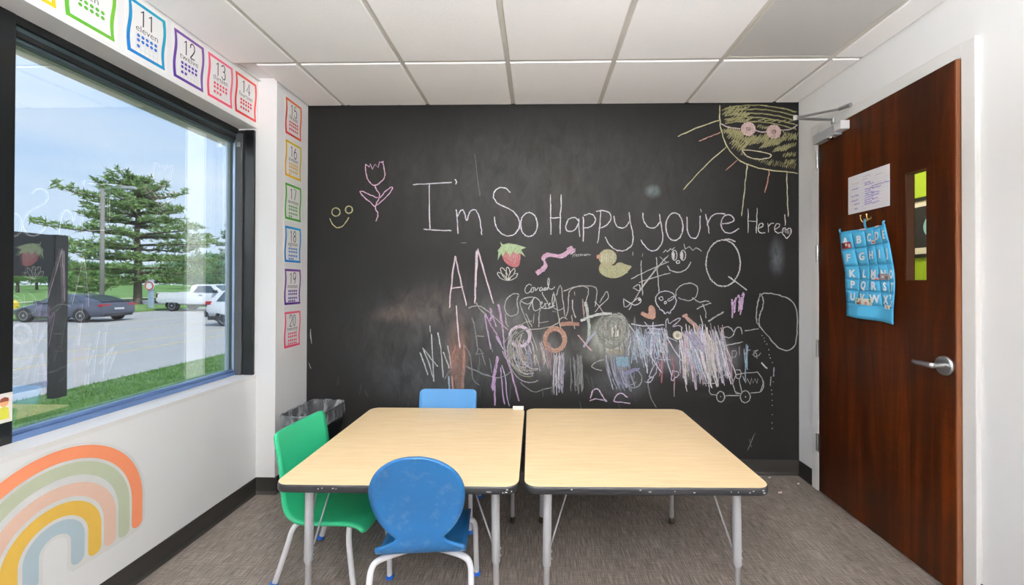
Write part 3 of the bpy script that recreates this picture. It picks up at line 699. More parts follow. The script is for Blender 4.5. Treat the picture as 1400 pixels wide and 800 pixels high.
g = MB(); g.grid([[cp(i / 20, j / 25) for i in range(21)] for j in range(26)]); g.build('chart_cloth', m_felt, CH_, smooth=True, solid=.0015, solid_off=0)
for u, r_ in ((.02, .02), (.43, .03), (.93, .02)):
    p = cp(u, 0); e_ = Vector((p[0] + (0 if u < .1 else .004), p[1] + r_, p[2] + .002))
    if .3 < u < .8:
        hp = dl(1190, 298); e_ = Vector((hp[0] + .0, hp[1] - .006, .030))
    t_ = MB(); rows = []
    for i in range(6):
        f_ = i / 5; c_ = p * (1 - f_) + e_ * f_ + Vector((0, 0, .004 * math.sin(f_ * PI))); rows.append([c_ + Vector((-.007, 0, 0)), c_ + Vector((.007, 0, 0))])
    t_.grid(rows); t_.build('hanging_loop', m_felt2, CH_, smooth=True, solid=.002, solid_off=0)
VR = [0.015, .17, .33, .485, .64, .81]
m_letter = pm('white_felt_letter', (238, 242, 246), .8)
L26 = ['A', 'B', 'C', 'D', 'E', 'F', 'G', 'H', 'I', 'J', 'K', 'L', 'M', 'N', 'O', 'P', 'Q', 'R', 'S', 'T', 'U', 'V', 'W', 'X', 'Y']
def letter_on(ch, u, v, size):
    p = cp(u, v, .0075); d1 = (cp(u + .03, v) - cp(u - .03, v)).normalized(); d2 = (cp(u, v - .02) - cp(u, v + .02)).normalized()
    n_ = d1.cross(d2).normalized(); d2 = n_.cross(d1)
    M_ = Matrix(((d1[0], d2[0], n_[0], p[0]), (d1[1], d2[1], n_[1], p[1]), (d1[2], d2[2], n_[2], p[2]), (0, 0, 0, 1)))
    text_mesh('letter', ch, size, m_letter, CH_, M_, offset=.0022, depth=.0004, sx=min(1.05, 1.42 * (1 - u) ** .42 * .82 + .06))
for r in range(5):
    for c_ in range(5):
        u0, u1 = .015 + c_ * .194, .015 + c_ * .194 + .19; va, vb = VR[r] + .012, VR[r + 1]
        g = MB(); g.grid([[cp(u0 + (u1 - u0) * i / 5, va + (vb - va) * j / 4, .002 + .003 * math.sin(PI * i / 5) * (1 - j / 5)) for i in range(6)] for j in range(5)])
        g.build('pocket', m_felt2, CH_, smooth=True, solid=.0012, solid_off=0)
        ch = L26[r * 5 + c_]
        if ch == 'Y': letter_on('Y', u0 + .05, va + .035, .030); letter_on('Z', u1 - .085, vb - .042, .038)
        else: letter_on(ch, (u0 + u1) / 2, (va + vb) / 2 + .0, .057)
g = MB(); g.grid([[cp(.015 + .97 * i / 20, .818 + .178 * j / 4, .003 + .003 * math.sin(PI * ((i * 2) % 20) / 20)) for i in range(21)] for j in range(5)])
g.build('bottom_pocket', m_felt2, CH_, smooth=True, solid=.0012, solid_off=0)
def card(name, u0, v0, u1, v1, c, marks, label):
    Mo = DM
    o = MB(); o.grid([[cp(u0 + (u1 - u0) * i / 2, v0 + (v1 - v0) * j / 2, .009) for i in range(3)] for j in range(3)])
    K = o.build(name, paint(c, .4), M=Mo, solid=.0008, solid_off=0); tag(K, label, 'card')
    for a0, b0, a1, b1, cc in marks:
        m_ = MB(); m_.grid([[cp(u0 + (u1 - u0) * (a0 + (a1 - a0) * i), v0 + (v1 - v0) * (b0 + (b1 - b0) * j), .0098) for i in (0, 1)] for j in (0, 1)])
        x = m_.build('printed_patch', paint(cc, .4), K)
    return K
card('picture_card', .05, .105, .19, .162, (170, 45, 55), [(.1, .1, .35, .9, (60, 40, 45)), (.4, .2, .62, .6, (235, 225, 220)), (.7, .3, .92, .9, (230, 215, 210))], 'small red picture card in the letter A pocket')
card('picture_card', .555, .128, .65, .164, (235, 228, 224), [(.15, .4, .8, .8, (195, 60, 60))], 'small white and red card in the letter C pocket')
card('picture_card', .47, .458, .60, .482, (238, 235, 230), [(.5, .45, .95, .95, (230, 60, 50))], 'white and red card tucked low in the letter M pocket')
card('picture_card', .60, .405, .82, .482, (160, 145, 148), [(.0, .1, .12, .6, (95, 60, 150)), (.25, .3, .5, .7, (215, 205, 205)), (.6, .4, .9, .9, (120, 105, 108))], 'grey picture card between the letter M and N pockets')
card('picture_card', .185, .735, .46, .815, (226, 226, 208), [(.08, .12, .92, .55, (95, 130, 60)), (.3, .35, .75, .95, (215, 130, 140)), (.45, .15, .75, .5, (240, 225, 215)), (.1, .7, .35, .95, (60, 75, 40))], 'photo card with green and pink picture in the letter V pocket')
card('picture_card', .67, .785, .86, .835, (240, 238, 232), [(.1, .15, .45, .7, (225, 170, 70)), (.35, .5, .6, .9, (130, 110, 150))], 'white card with orange picture in the letter X pocket')
card('picture_card', .35, -.028, .46, .012, (230, 200, 205), [], 'pale pink card peeking over the letter B pocket')
card('picture_card', .70, -.022, .82, .012, (236, 205, 215), [], 'pale pink card peeking over the letter D pocket')

# ---------------------------------------------------------------- corridor seen through the door glass
m_lime = pm('lime_green_wall_paint', (168, 196, 34), .6, var=.02)
HX = 3.3
struct(MB().box((HX, 1.2, 0), (HX + .1, 5.4, 2.7)).build('wall_hall_far', m_lime))
struct(MB().box((XR + .14, 5.4, 0), (HX + .1, 5.5, 2.7)).build('wall_hall_end', m_wall))
struct(MB().box((XR + .14, 1.1, 0), (HX + .1, 1.2, 2.7)).build('wall_hall_start', m_wall))
struct(MB().box((XR + .14, YB + .12, 0), (XR + .24, 5.4, 2.7)).build('wall_hall_near', m_wall))
struct(MB().box((XR + .02, 1.1, -.06), (HX + .1, 5.5, 0)).build('floor_hall', m_floor))
struct(MB().box((XR + .14, 1.1, 2.7), (HX + .1, 5.5, 2.8)).build('ceiling_hall', m_wall))
hl = thing('ceiling_light', 'white ceiling light in the corridor behind the door', 'ceiling light', T3(2.6, 3.4, 2.68))
MB().box((-.25, -.55, 0), (.25, .55, .006)).build('diffuser', emit('lit_hall_diffuser', (255, 246, 234), HALL_STRENGTH), hl)
MB().box((-.28, -.58, .006), (.28, .58, .02)).build('light_frame', m_trim, hl)
def hw(px, py): p = on(px, py, 0, HX); return p[1], p[2]
fy1, fz1 = hw(1247, 273); _, fz0 = hw(1250, 353); fw = .50
pic = thing('framed_print', 'black framed print with a teal disc on the lime corridor wall behind the door glass', 'picture', frame((HX - .001, fy1 - fw / 2, (fz0 + fz1) / 2), (0, -1, 0), (-1, 0, 0)))
hh = (fz1 - fz0) / 2
fr = MB()
for a_, b_ in (((-fw / 2, -hh), (fw / 2, -hh + .03)), ((-fw / 2, hh - .03), (fw / 2, hh)), ((-fw / 2, -hh + .03), (-fw / 2 + .012, hh - .03)), ((fw / 2 - .03, -hh + .03), (fw / 2, hh - .03))):
    fr.box((a_[0], a_[1], 0), (b_[0], b_[1], .02))
fr.build('picture_frame', paint((26, 24, 24), .4), pic)
MB().box((-fw / 2 + .012, -hh + .03, .002), (fw / 2 - .03, hh - .03, .006)).build('mat_board', paint((226, 216, 192), .7), pic)
MB().box((-fw / 2 + .035, -hh + .085, .006), (fw / 2 - .085, hh - .08, .008)).build('print_field', paint((38, 36, 36), .5), pic)
MB().prism([(-fw / 2 + .215 + .1 * math.cos(2 * PI * i / 28), .0 + .1 * math.sin(2 * PI * i / 28)) for i in range(28)], .008, .0095).build('print_disc', paint((140, 190, 190), .5), pic)
# ---------------------------------------------------------------- chalk on the blackboard: every stroke is a thin layer of pigment on the wall
CR = random.Random(11)
WH, PK, LV, YL, OR, BL, GN, VI, GY_, RD = (222, 217, 218), (226, 165, 205), (190, 178, 226), (205, 198, 120), (205, 134, 110), (140, 182, 214), (168, 206, 172), (184, 136, 190), (156, 158, 158), (205, 112, 118)
RA, RBb, RC, RD_, RE, RF, RG, RH_, RI, RJ, RK = (420, 140, 4), (770, 140, 4), (420, 320, 3.3343), (770, 320, 3.3343), (640, 370, 7.275), (600, 460, 7), (500, 360, 4.444), (780, 370, 7.275), (800, 440, 6.665), (960, 380, 4.443), (960, 130, 6.157)
_lay = [0]
class Chalk:
    def __init__(s): s.mb = MB(); s.cols = []
    def st(s, pts, reg, c, w=1.6, d=.95, sm=2, jit=.25):
        pts = [(reg[0] + x / reg[2], reg[1] + y / reg[2]) for x, y in pts]
        if sm and len(pts) > 2: pts = smoothpts(pts, sm)
        out = [pts[0]]
        for a, b in zip(pts, pts[1:]):
            n = max(1, int(math.hypot(b[0] - a[0], b[1] - a[1]) / 5))
            for i in range(1, n + 1): out.append((a[0] + (b[0] - a[0]) * i / n, a[1] + (b[1] - a[1]) * i / n))
        g_ = (c[0] + c[1] + c[2]) / 3 + 8; c = tuple(v * .68 + g_ * .32 for v in c)
        _lay[0] += 1; y = YB - .0004 - (_lay[0] % 110) * 2e-5
        P = []
        for x, z in out: q = on(x + CR.gauss(0, jit), z + CR.gauss(0, jit), 1, y); P.append(Vector((q[0], q[2])))
        k = len(s.mb.v); l = lin(c); n = len(P); vs = []
        for i, p in enumerate(P):
            t_ = P[min(i + 1, n - 1)] - P[max(i - 1, 0)]
            t_ = t_.normalized() if t_.length > 1e-9 else Vector((1, 0)); ww = .86 * w / 192 / 2 * CR.uniform(.75, 1.2)
            if i in (0, n - 1): ww *= .6
            yy = y - i * 4e-6; vs += [(p[0] - t_[1] * ww, yy, p[1] + t_[0] * ww), (p[0] + t_[1] * ww, yy, p[1] - t_[0] * ww)]
            dd = d * CR.uniform(.8, 1.15); s.cols += [l + (dd,)] * 2
        s.mb.add(vs, [(2 * i, 2 * i + 2, 2 * i + 3, 2 * i + 1) for i in range(n - 1)])
    def fill(s, pts, reg, c, d=.8, sm=1):
        pts = [(reg[0] + x / reg[2], reg[1] + y / reg[2]) for x, y in pts]
        if sm: pts = smoothpts(pts + [pts[0]], sm)[:-1]
        g_ = (c[0] + c[1] + c[2]) / 3; c = tuple(v * .75 + g_ * .25 for v in c)
        _lay[0] += 1; y = YB - .0004 - (_lay[0] % 110) * 2e-5
        vs = []
        for x, z in pts: q = on(x, z, 1, y); vs.append((q[0], y, q[2]))
        s.mb.add(vs, [tuple(range(len(vs)))]); s.cols += [lin(c) + (d,)] * len(vs)
    def done(s, name, label=None, st=False):
        s.mb.c = s.cols; o = s.mb.build(name, m_chalk, wb)
        if label: o['label'] = label
        if st: o['kind'] = 'stuff'
        return o

k = Chalk()
k.st(ell(157, 600, 23, 23, 20, turns=1.1), RA, YL); k.st(ell(228, 587, 20, 21, 18, turns=2.1), RA, YL); k.st([(125, 637), (135, 665), (165, 690), (200, 675), (228, 628)], RA, YL)
k.done('chalk_smiley', 'yellow chalk smiling face')
k = Chalk()
k.st([(320, 338), (318, 375), (325, 410), (345, 445), (375, 456), (405, 435), (428, 405), (420, 360), (414, 322)], RA, PK)
k.st([(320, 338), (340, 352), (345, 335), (358, 365), (370, 338), (388, 357), (395, 325), (405, 330), (414, 322)], RA, PK, sm=0)
k.st([(372, 456), (375, 475), (395, 495), (395, 520), (370, 570), (378, 590), (390, 610), (375, 650)], RA, PK)
k.st([(370, 570), (330, 535), (282, 488), (300, 484), (340, 505), (385, 522)], RA, PK); k.st([(378, 562), (410, 540), (455, 495), (470, 465), (455, 463), (425, 490), (398, 522)], RA, PK)
k.done('chalk_tulip', 'pink chalk tulip')
# the big greeting
k = Chalk(); g = (214, 204, 218)
for p in ([(578, 450), (680, 443), (790, 437)], [(668, 447), (668, 600), (672, 695)], [(637, 693), (700, 698), (790, 702)], [(808, 420), (818, 435), (812, 447)], [(815, 585), (820, 640), (825, 720)],
          [(822, 625), (838, 590), (858, 588), (872, 662), (885, 602), (910, 582), (935, 600), (948, 660), (955, 725)],
          [(1110, 493), (1085, 466), (1045, 466), (1018, 495), (1022, 535), (1060, 565), (1125, 592), (1160, 635), (1162, 690), (1130, 728), (1085, 732), (1045, 705), (1028, 665), (1023, 625)],
          ell(1213, 668, 46, 66, 26, turns=1.05), [(1330, 503), (1333, 725)], [(1390, 503), (1382, 720)], [(1325, 632), (1392, 630)]): k.st(p, RA, g, 1.8)
for p in ([(85, 650), (60, 624), (25, 640), (10, 680), (22, 708), (55, 707), (85, 670), (86, 635)], [(85, 640), (90, 735)], [(110, 625), (112, 700), (110, 760)], [(112, 620), (140, 606), (172, 620), (180, 652), (150, 682), (112, 688)],
          [(205, 590), (200, 680), (188, 770)], [(180, 597), (222, 590), (258, 605), (264, 642), (235, 677), (193, 690)], [(277, 620), (285, 672), (315, 690), (345, 682), (362, 650)],
          [(360, 600), (368, 660), (385, 735), (378, 785), (340, 812), (290, 812), (250, 780), (230, 735)], [(435, 603), (440, 655), (470, 689), (508, 686), (532, 650)],
          [(525, 610), (540, 700), (548, 760), (516, 808), (480, 816), (444, 786), (426, 752)], ell(608, 680, 47, 76, 28, turns=1.05), [(677, 625), (678, 690), (690, 737), (720, 748), (745, 720), (750, 620)], [(750, 582), (755, 598)],
          [(778, 612), (790, 660), (797, 718)], [(790, 662), (810, 620), (845, 606), (885, 610)], [(870, 665), (910, 660), (937, 650), (925, 618), (892, 612), (866, 640), (863, 682), (885, 714), (925, 716), (962, 690)]): k.st(p, RBb, g, 1.8)
for p in ([(1012, 582), (1010, 715)], [(1062, 577), (1055, 715)], [(1010, 650), (1058, 652)], [(1065, 690), (1096, 680), (1090, 658), (1070, 668), (1064, 700), (1080, 717), (1105, 712)], [(1118, 660), (1122, 712)], [(1120, 682), (1135, 660), (1152, 662)],
          [(1155, 692), (1186, 682), (1180, 659), (1160, 668), (1154, 700), (1172, 717), (1195, 708)], [(1212, 612), (1213, 675)]): k.st(p, RBb, (210, 208, 200), 1.5)
k.done('chalk_greeting', 'lavender and white chalk writing')
k = Chalk()
k.st([(1222, 745), (1198, 715), (1200, 690), (1215, 686), (1222, 700), (1235, 684), (1249, 695), (1246, 720), (1222, 745)], RBb, WH, 1.4)
for i in range(6): k.st([(1204 + i * 7, 692 + i), (1208 + i * 7, 722 - abs(i - 3) * 4)], RBb, WH, 1.3, .7)
k.done('chalk_heart')
# the sun in the corner
k = Chalk(); sy = (170, 162, 96)
k.st([(856, 15), (856, 120), (870, 180), (895, 245), (950, 310), (1005, 340), (1080, 362), (1160, 375), (1230, 380), (1282, 388)], RBb, (200, 192, 130), 1.8)
for p, c in (([(855, 97), (740, 135), (625, 187)], (195, 188, 125)), ([(860, 165), (800, 188), (742, 212)], OR), ([(890, 245), (780, 340), (657, 478)], (195, 188, 125)), ([(955, 315), (887, 372)], OR),
             ([(1006, 335), (995, 450), (975, 622)], (205, 200, 150)), ([(1128, 370), (1118, 430), (1102, 495)], OR), ([(1222, 385), (1225, 510), (1232, 625)], (205, 200, 150))): k.st(p, RBb, c, 1.7)
for i in range(5):
    y = 90 + i * 32
    k.st([(190, y + 22), (280, y + 5), (400, y - 6 + i * 2), (520, y - 4 + i * 3), (660, y + 18 + i * 4), (795, y + 52 + i * 5)], RK, sy, 2.0, .72)
def zig(x0, y0, x1, y1, dx, dy, n, w=2.0):  # back-and-forth shading, n strokes of (dx, dy) marching from one point to the other
    p = []
    for i in range(n):
        f_ = i / (n - 1); cx_, cy_ = x0 + (x1 - x0) * f_, y0 + (y1 - y0) * f_; e_ = CR.uniform(.8, 1.1)
        p += [(cx_, cy_), (cx_ + dx * e_, cy_ + dy * e_)] if True else []
    k.st(p, RK, sy, w, .75, sm=0, jit=.35)
zig(165, 130, 330, 130, 70, -35, 7); zig(165, 165, 340, 190, 80, -45, 8); zig(190, 225, 350, 230, 75, -40, 7); zig(165, 285, 300, 300, 30, 40, 9)
zig(185, 320, 330, 350, 45, -55, 9); zig(205, 360, 360, 420, 60, -75, 9); zig(230, 410, 330, 470, 55, -60, 7); zig(250, 450, 420, 530, 40, -40, 10)
zig(360, 430, 520, 400, 80, -90, 9); zig(480, 450, 640, 420, 80, -80, 9); zig(600, 400, 770, 380, 40, -60, 8); zig(680, 300, 780, 330, 20, 45, 7)
zig(590, 480, 700, 470, 55, -50, 7); zig(680, 420, 790, 400, -12, 34, 7); zig(690, 490, 790, 480, -10, 32, 7); zig(320, 500, 560, 590, 30, -32, 15); zig(560, 590, 770, 620, 22, -45, 14); zig(700, 545, 790, 540, -15, 40, 7); zig(480, 250, 560, 265, -20, 25, 5); zig(470, 215, 700, 230, 60, -14, 5)
k.st([(155, 240), (210, 268), (320, 285)], RK, (190, 165, 165), 1.8); k.st([(440, 290), (490, 312), (545, 308)], RK, (190, 165, 165), 1.8); k.st([(655, 295), (730, 292), (775, 275), (800, 250)], RK, (190, 165, 165), 1.8)
for cx_, cy_ in ((388, 285), (602, 308)):
    k.fill(ell(cx_, cy_, 57, 54, 24)[:-1], RK, (176, 140, 136), .55, 0)
    for r_ in (57, 50, 42, 34, 24): k.st(ell(cx_, cy_, r_, r_ * .95, 22, turns=1.1), RK, (205, 165, 160), 1.7)
    k.fill(ell(cx_ + 2, cy_, 17, 14, 14)[:-1], RK, (46, 42, 40), 1, 0); k.st(ell(cx_, cy_, 9, 9, 10), RK, (205, 165, 160), 1.2)
k.fill([(335, 460), (450, 470), (560, 492), (588, 510), (560, 532), (470, 542), (390, 525), (350, 490)], RK, (40, 37, 35), 1, 1)
k.st([(335, 460), (450, 470), (560, 492), (588, 510), (560, 532), (470, 542), (390, 525), (350, 490), (335, 460)], RK, (205, 190, 150), 1.6)
k.done('chalk_sun', 'yellow chalk sun with pink glasses')
# letters A, an unfinished A, Q
k = Chalk(); c = (218, 190, 205)
for p in ([(675, 100), (660, 200), (648, 338)], [(675, 100), (700, 215), (726, 328)], [(655, 248), (710, 240)], [(778, 68), (772, 180), (764, 318)], [(778, 68), (800, 150), (850, 318)], [(772, 75), (768, 200), (764, 310)], [(680, 325), (685, 420), (696, 520)]): k.st(p, RC, c, 2.2)
k.st(ell(729, 133, 78, 106, 34, a0=1, turns=1.04), RD_, (205, 205, 198), 2); k.st([(752, 193), (790, 220), (838, 257)], RD_, (205, 205, 198), 2); k.st([(735, 25), (760, 22), (785, 35)], RD_, WH, 2)
k.done('chalk_letters', 'pale chalk capital letters')
# strawberry on a leaf rosette
k = Chalk()
k.fill([(885, 82), (905, 55), (945, 55), (975, 80), (972, 120), (965, 148), (945, 154), (915, 142), (893, 118)], RC, (202, 106, 110), .85)
for i in range(9): k.st([(893 + i * 9, 75 + abs(i - 4) * 3), (900 + i * 8.5, 138 - abs(i - 5) * 7)], RC, (214, 146, 146), 1.8, .8)
k.fill([(880, 35), (892, 48), (920, 42), (955, 48), (998, 62), (975, 72), (995, 105), (968, 85), (955, 95), (940, 78), (925, 100), (905, 78), (890, 105), (885, 88), (868, 120), (872, 80), (866, 78), (885, 55)], RC, (176, 206, 150), .85, 0)
for p in ([(912, 212), (880, 205), (862, 172), (885, 178), (905, 195), (912, 212)], [(912, 212), (885, 185), (880, 150), (900, 160), (915, 190)], [(912, 208), (905, 175), (912, 145), (928, 170), (914, 208)], [(914, 210), (925, 175), (948, 152), (945, 180), (918, 210)], [(912, 213), (945, 205), (966, 178), (940, 182), (918, 208)]): k.st(p, RC, (205, 203, 188), 1.3)
k.done('chalk_strawberry', 'red and green chalk strawberry')
# pink worm and its name
k = Chalk()
wp = [(1045, 180), (1080, 160), (1090, 135), (1072, 115), (1090, 92), (1130, 98), (1160, 104), (1195, 80), (1210, 62)]
for o_ in (-2.4, -1.2, 0, 1.2, 2.4): k.st([(x + o_ * 1.6, y + o_ * 2.4) for x, y in wp], RC, (222, 165, 200), 2.6, .9)
for cx_, cy_ in ((1198, 68), (1214, 80)):
    for o_ in (-6, 0, 6): k.st([(cx_ - 14, cy_ + o_ + 6), (cx_ + 8, cy_ + o_ - 6)], RC, (226, 172, 205), 3, .9)
k.done('chalk_worm', 'thick pink chalk worm')
k = Chalk()
for p in ([(45, 88), (43, 106)], [(54, 86), (52, 104)], [(44, 97), (53, 95)], [(58, 98), (64, 95), (60, 92), (57, 99), (63, 102)], [(69, 102), (68, 93), (74, 92)], [(77, 101), (77, 93), (82, 92), (83, 100), (84, 93), (89, 92), (90, 99)], [(102, 92), (95, 93), (95, 99), (101, 98), (102, 92), (104, 99)], [(109, 99), (108, 91), (114, 90), (117, 97), (125, 93)]):
    k.st(p, RD_, (190, 190, 188), 1.1, .8, jit=.1)
k.done('chalk_name', 'small white chalk name')
# duck
k = Chalk()
k.fill(ell(203, 107, 41, 38, 22)[:-1], RD_, (200, 192, 146), .8, 0)
k.fill([(172, 132), (160, 158), (170, 182), (205, 200), (240, 202), (275, 190), (305, 160), (314, 145), (285, 140), (262, 128), (245, 132), (235, 145), (200, 140)], RD_, (196, 190, 138), .8)
for i in range(9): k.st([(170 + i * 14, 150), (180 + i * 14, 194 - abs(i - 4) * 4)], RD_, (198, 206, 150), 2.2, .7)
for i in range(6): k.st([(178 + i * 10, 88), (176 + i * 10, 128)], RD_, (232, 226, 180), 2, .7)
k.fill([(152, 96), (168, 92), (166, 114), (153, 112)], RD_, (226, 150, 128), .9, 0)
k.done('chalk_duck', 'pale yellow chalk duck')
# wide-eyed face
k = Chalk(); c = (196, 198, 194)
for p in ([(455, 85), (468, 72), (475, 82), (490, 66), (495, 72), (508, 60)], [(548, 45), (556, 68), (575, 57), (590, 74), (604, 62), (622, 70), (632, 80)]): k.st(p, RD_, c, 1.4, sm=0)
for cx_ in (507, 546):
    k.st(ell(cx_, 97, 12, 23, 18), RD_, c, 1.5); k.fill(ell(cx_ - 4, 98, 6, 18, 12)[:-1], RD_, WH, .85, 0)
k.st(ell(523, 128, 8, 7, 12), RD_, c, 1.5); k.st([(475, 145), (490, 167), (525, 178), (562, 163), (582, 128)], RD_, c, 1.6)
k.done('chalk_face', 'white chalk grinning face')
# skull, fish, loop, hand
k = Chalk(); c = (196, 192, 206)
k.st([(440, 342), (422, 315), (420, 285), (440, 264), (470, 258), (502, 268), (517, 300), (508, 332), (490, 348), (488, 364), (475, 355), (465, 366), (456, 352), (440, 342)], RD_, c, 1.6)
k.st([(435, 292), (452, 284), (456, 302), (442, 304), (435, 292)], RD_, c, 1.4); k.st([(474, 302), (508, 280), (500, 298), (480, 306), (474, 302)], RD_, c, 1.4); k.st(ell(466, 313, 5, 6, 8), RD_, c, 1.4)
k.done('chalk_skull')
k = Chalk()
k.st([(275, 295), (278, 345), (325, 302), (345, 288), (357, 298), (350, 316), (332, 326), (308, 318), (275, 295)], RD_, (200, 198, 208), 1.5, sm=1); k.st(ell(347, 300, 4, 4, 6), RD_, WH, 1.6)
k.done('chalk_fish')
k = Chalk()
k.fill([(352, 366), (378, 384), (420, 392), (422, 345), (405, 322), (388, 330), (390, 366), (370, 358), (360, 352)], RD_, (204, 150, 126), .9)
k.done('chalk_heart', 'orange chalk heart')
k = Chalk()
for o_ in (-4, -1, 2, 5): k.st([(558 + o_, 378 - o_ * .7), (612 + o_, 428 - o_ * .7)], RD_, (204, 150, 132), 2.2, .9)
for cx_, cy_ in ((550, 374), (560, 370), (610, 434), (620, 427)): k.fill(ell(cx_, cy_, 8, 7, 10)[:-1], RD_, (204, 150, 132), .85, 0)
k.done('chalk_bone', 'orange chalk bone')
k = Chalk(); c = (186, 184, 180)
for p in ([(515, 285), (512, 262), (530, 236), (570, 221), (610, 233), (614, 268), (598, 298), (560, 305), (525, 290)], [(588, 290), (605, 302), (625, 314), (645, 304), (665, 308)], [(608, 342), (640, 325), (675, 315)],
          [(635, 320), (650, 350), (650, 385)], [(660, 400), (690, 378), (732, 357)], [(625, 370), (640, 420)], [(355, 122), (358, 200), (362, 280)], [(425, 105), (430, 180), (438, 265)], [(310, 205), (390, 165), (480, 125)], [(345, 222), (420, 195), (490, 178)],
          [(480, 95), (400, 190), (335, 280), (300, 345)], [(470, 105), (392, 195), (345, 265)], [(318, 245), (350, 225), (352, 265), (318, 245)], [(440, 105), (470, 128)], [(318, 82), (318, 98)], [(362, 88), (362, 102)]): k.st(p, RD_, c, 1.5)
for p in ([(470, 430), (468, 395), (478, 380), (480, 415), (510, 390), (540, 382), (520, 405), (490, 425), (530, 415), (545, 430)], [(470, 435), (475, 470), (520, 490)]): k.st(p, RD_, (190, 184, 206), 1.4)
k.done('chalk_line_scribble')
# pencil outline at the right edge, pine lettering, dotted trail
k = Chalk(); c = (176, 176, 174)
k.st([(355, 95), (340, 140), (330, 200), (328, 265), (345, 290), (400, 355), (450, 415), (500, 446), (545, 435), (570, 400), (578, 300), (577, 190), (540, 130), (480, 108), (410, 92), (355, 95), (372, 130), (370, 180), (350, 220), (345, 270), (350, 300)], RJ, c, 1.8)
k.st([(260, 322), (300, 316), (343, 308)], RJ, c, 1.6); k.st([(188, 325), (175, 302), (145, 295), (118, 315), (125, 350), (160, 368), (190, 350), (200, 310), (222, 296), (240, 310), (242, 342)], RJ, c, 1.6)
k.st([(40, 265), (80, 235), (130, 207)], RJ, c, 1.6); k.st([(105, 420), (170, 405), (245, 390)], RJ, c, 1.6)
k.done('chalk_pencil_outline')
k = Chalk()
for p in ([(182, 440), (180, 540), (180, 630)], [(183, 445), (205, 440), (212, 465), (195, 485), (172, 482)], [(225, 415), (228, 470)], [(255, 440), (258, 480), (265, 450), (285, 435), (292, 440)], [(310, 445), (345, 437), (320, 450), (310, 480), (345, 475), (355, 455)], [(305, 470), (325, 440), (335, 490)]): k.st(p, RJ, (170, 172, 172), 1.4, .7)
for p in ([(270, 400), (268, 480), (262, 560), (262, 630)], [(278, 410), (270, 500), (275, 560)], [(255, 430), (262, 520)]): k.st(p, RJ, BL, 1.8, .7)
k.st([(360, 515), (378, 535), (395, 552)], RJ, WH, 2)
for i, (x, y) in enumerate([(362, 350), (376, 365), (380, 385), (392, 402), (404, 436), (408, 470), (412, 488), (425, 517), (432, 632), (420, 680), (424, 706), (425, 744), (425, 776), (425, 830), (425, 880), (424, 915)]): k.st([(x - 2, y - 2), (x + 2, y + 2)], RJ, (190, 195, 195), 2, .8, 0)
k.st([(436, 545), (437, 570), (433, 600)], RJ, (150, 160, 175), 2); k.st([(420, 598), (415, 630), (414, 655)], RJ, GY_, 1.6)
k.done('chalk_small_lettering')
k = Chalk()
for p in ([(180, 130), (182, 190), (183, 245)], [(185, 170), (210, 105), (200, 160), (195, 215)], [(215, 120), (222, 100), (228, 130), (220, 205)], [(228, 190), (240, 100), (236, 160), (233, 225)], [(240, 110), (255, 82), (250, 130), (238, 200)], [(186, 150), (195, 180), (192, 210)], [(222, 140), (232, 180)]): k.st(p, RJ, (215, 165, 215), 2.2)
k.done('chalk_hatching', 'short pink chalk hatching')
# truck
k = Chalk(); c = (176, 176, 172)
for cx_, cy_, rx, ry in ((112, 722, 24, 32), (262, 722, 30, 36)): k.st(ell(cx_, cy_, rx, ry, 24, turns=1.05), RJ, c, 1.5); k.st([(cx_ - 2, cy_ - 2), (cx_ + 2, cy_ + 3)], RJ, WH, 2)
for p in ([(88, 712), (45, 708), (42, 648), (75, 640), (95, 640)], [(136, 717), (232, 714)], [(95, 640), (100, 600), (170, 582)], [(118, 636), (130, 636), (128, 600)], [(290, 700), (350, 695), (372, 640), (362, 610), (338, 574), (260, 578), (205, 590), (185, 640), (200, 690), (232, 706)], [(372, 620), (376, 655), (355, 695)],
          [(205, 560), (238, 560), (232, 610), (208, 612), (203, 585), (238, 585)], [(225, 615), (240, 700)], [(247, 595), (262, 640), (272, 612), (290, 645), (300, 608), (312, 640), (320, 612), (332, 642), (340, 610)], [(200, 690), (205, 702), (232, 702)]): k.st(p, RJ, c, 1.4, sm=0 if len(p) > 8 else 1)
k.done('chalk_truck')
# bottom shapes
k = Chalk(); c = (214, 178, 216)
for p in ([(48, 698), (65, 630), (98, 606), (130, 625), (160, 680), (200, 728)], [(42, 720), (80, 705), (140, 706), (200, 728)], [(262, 725), (275, 680), (310, 650), (345, 655), (388, 690)], [(262, 727), (330, 735), (412, 744)]): k.st(p, RI, c, 1.8)
k.done('chalk_half_discs')
k = Chalk(); c = (140, 143, 148)
k.st(ell(445, 520, 72, 82, 30, turns=1.15), RI, c, 1.6); k.st([(385, 555), (420, 582), (465, 548)], RI, c, 1.5); k.st([(445, 460), (447, 515)], RI, c, 2.2, .7); k.st([(400, 485), (405, 510)], RI, c, 1.6)
k.st([(572, 555), (580, 620), (600, 700), (650, 780)], RI, (150, 150, 148), 1.5)
for p in ([(640, 380), (600, 450), (580, 510), (600, 500), (630, 500), (600, 545), (565, 550), (580, 520), (640, 490), (655, 430), (650, 360)], [(800, 440), (790, 500), (780, 530), (800, 540), (820, 510), (855, 490), (850, 455), (810, 450)], [(640, 330), (690, 345), (780, 345)], [(540, 545), (575, 555), (600, 545)]): k.st(p, RI, (186, 180, 204), 1.5)
k.st([(170, 345), (90, 370), (52, 410), (90, 430), (155, 445)], RI, GY_, 1.5)
k.done('chalk_faint_figures')
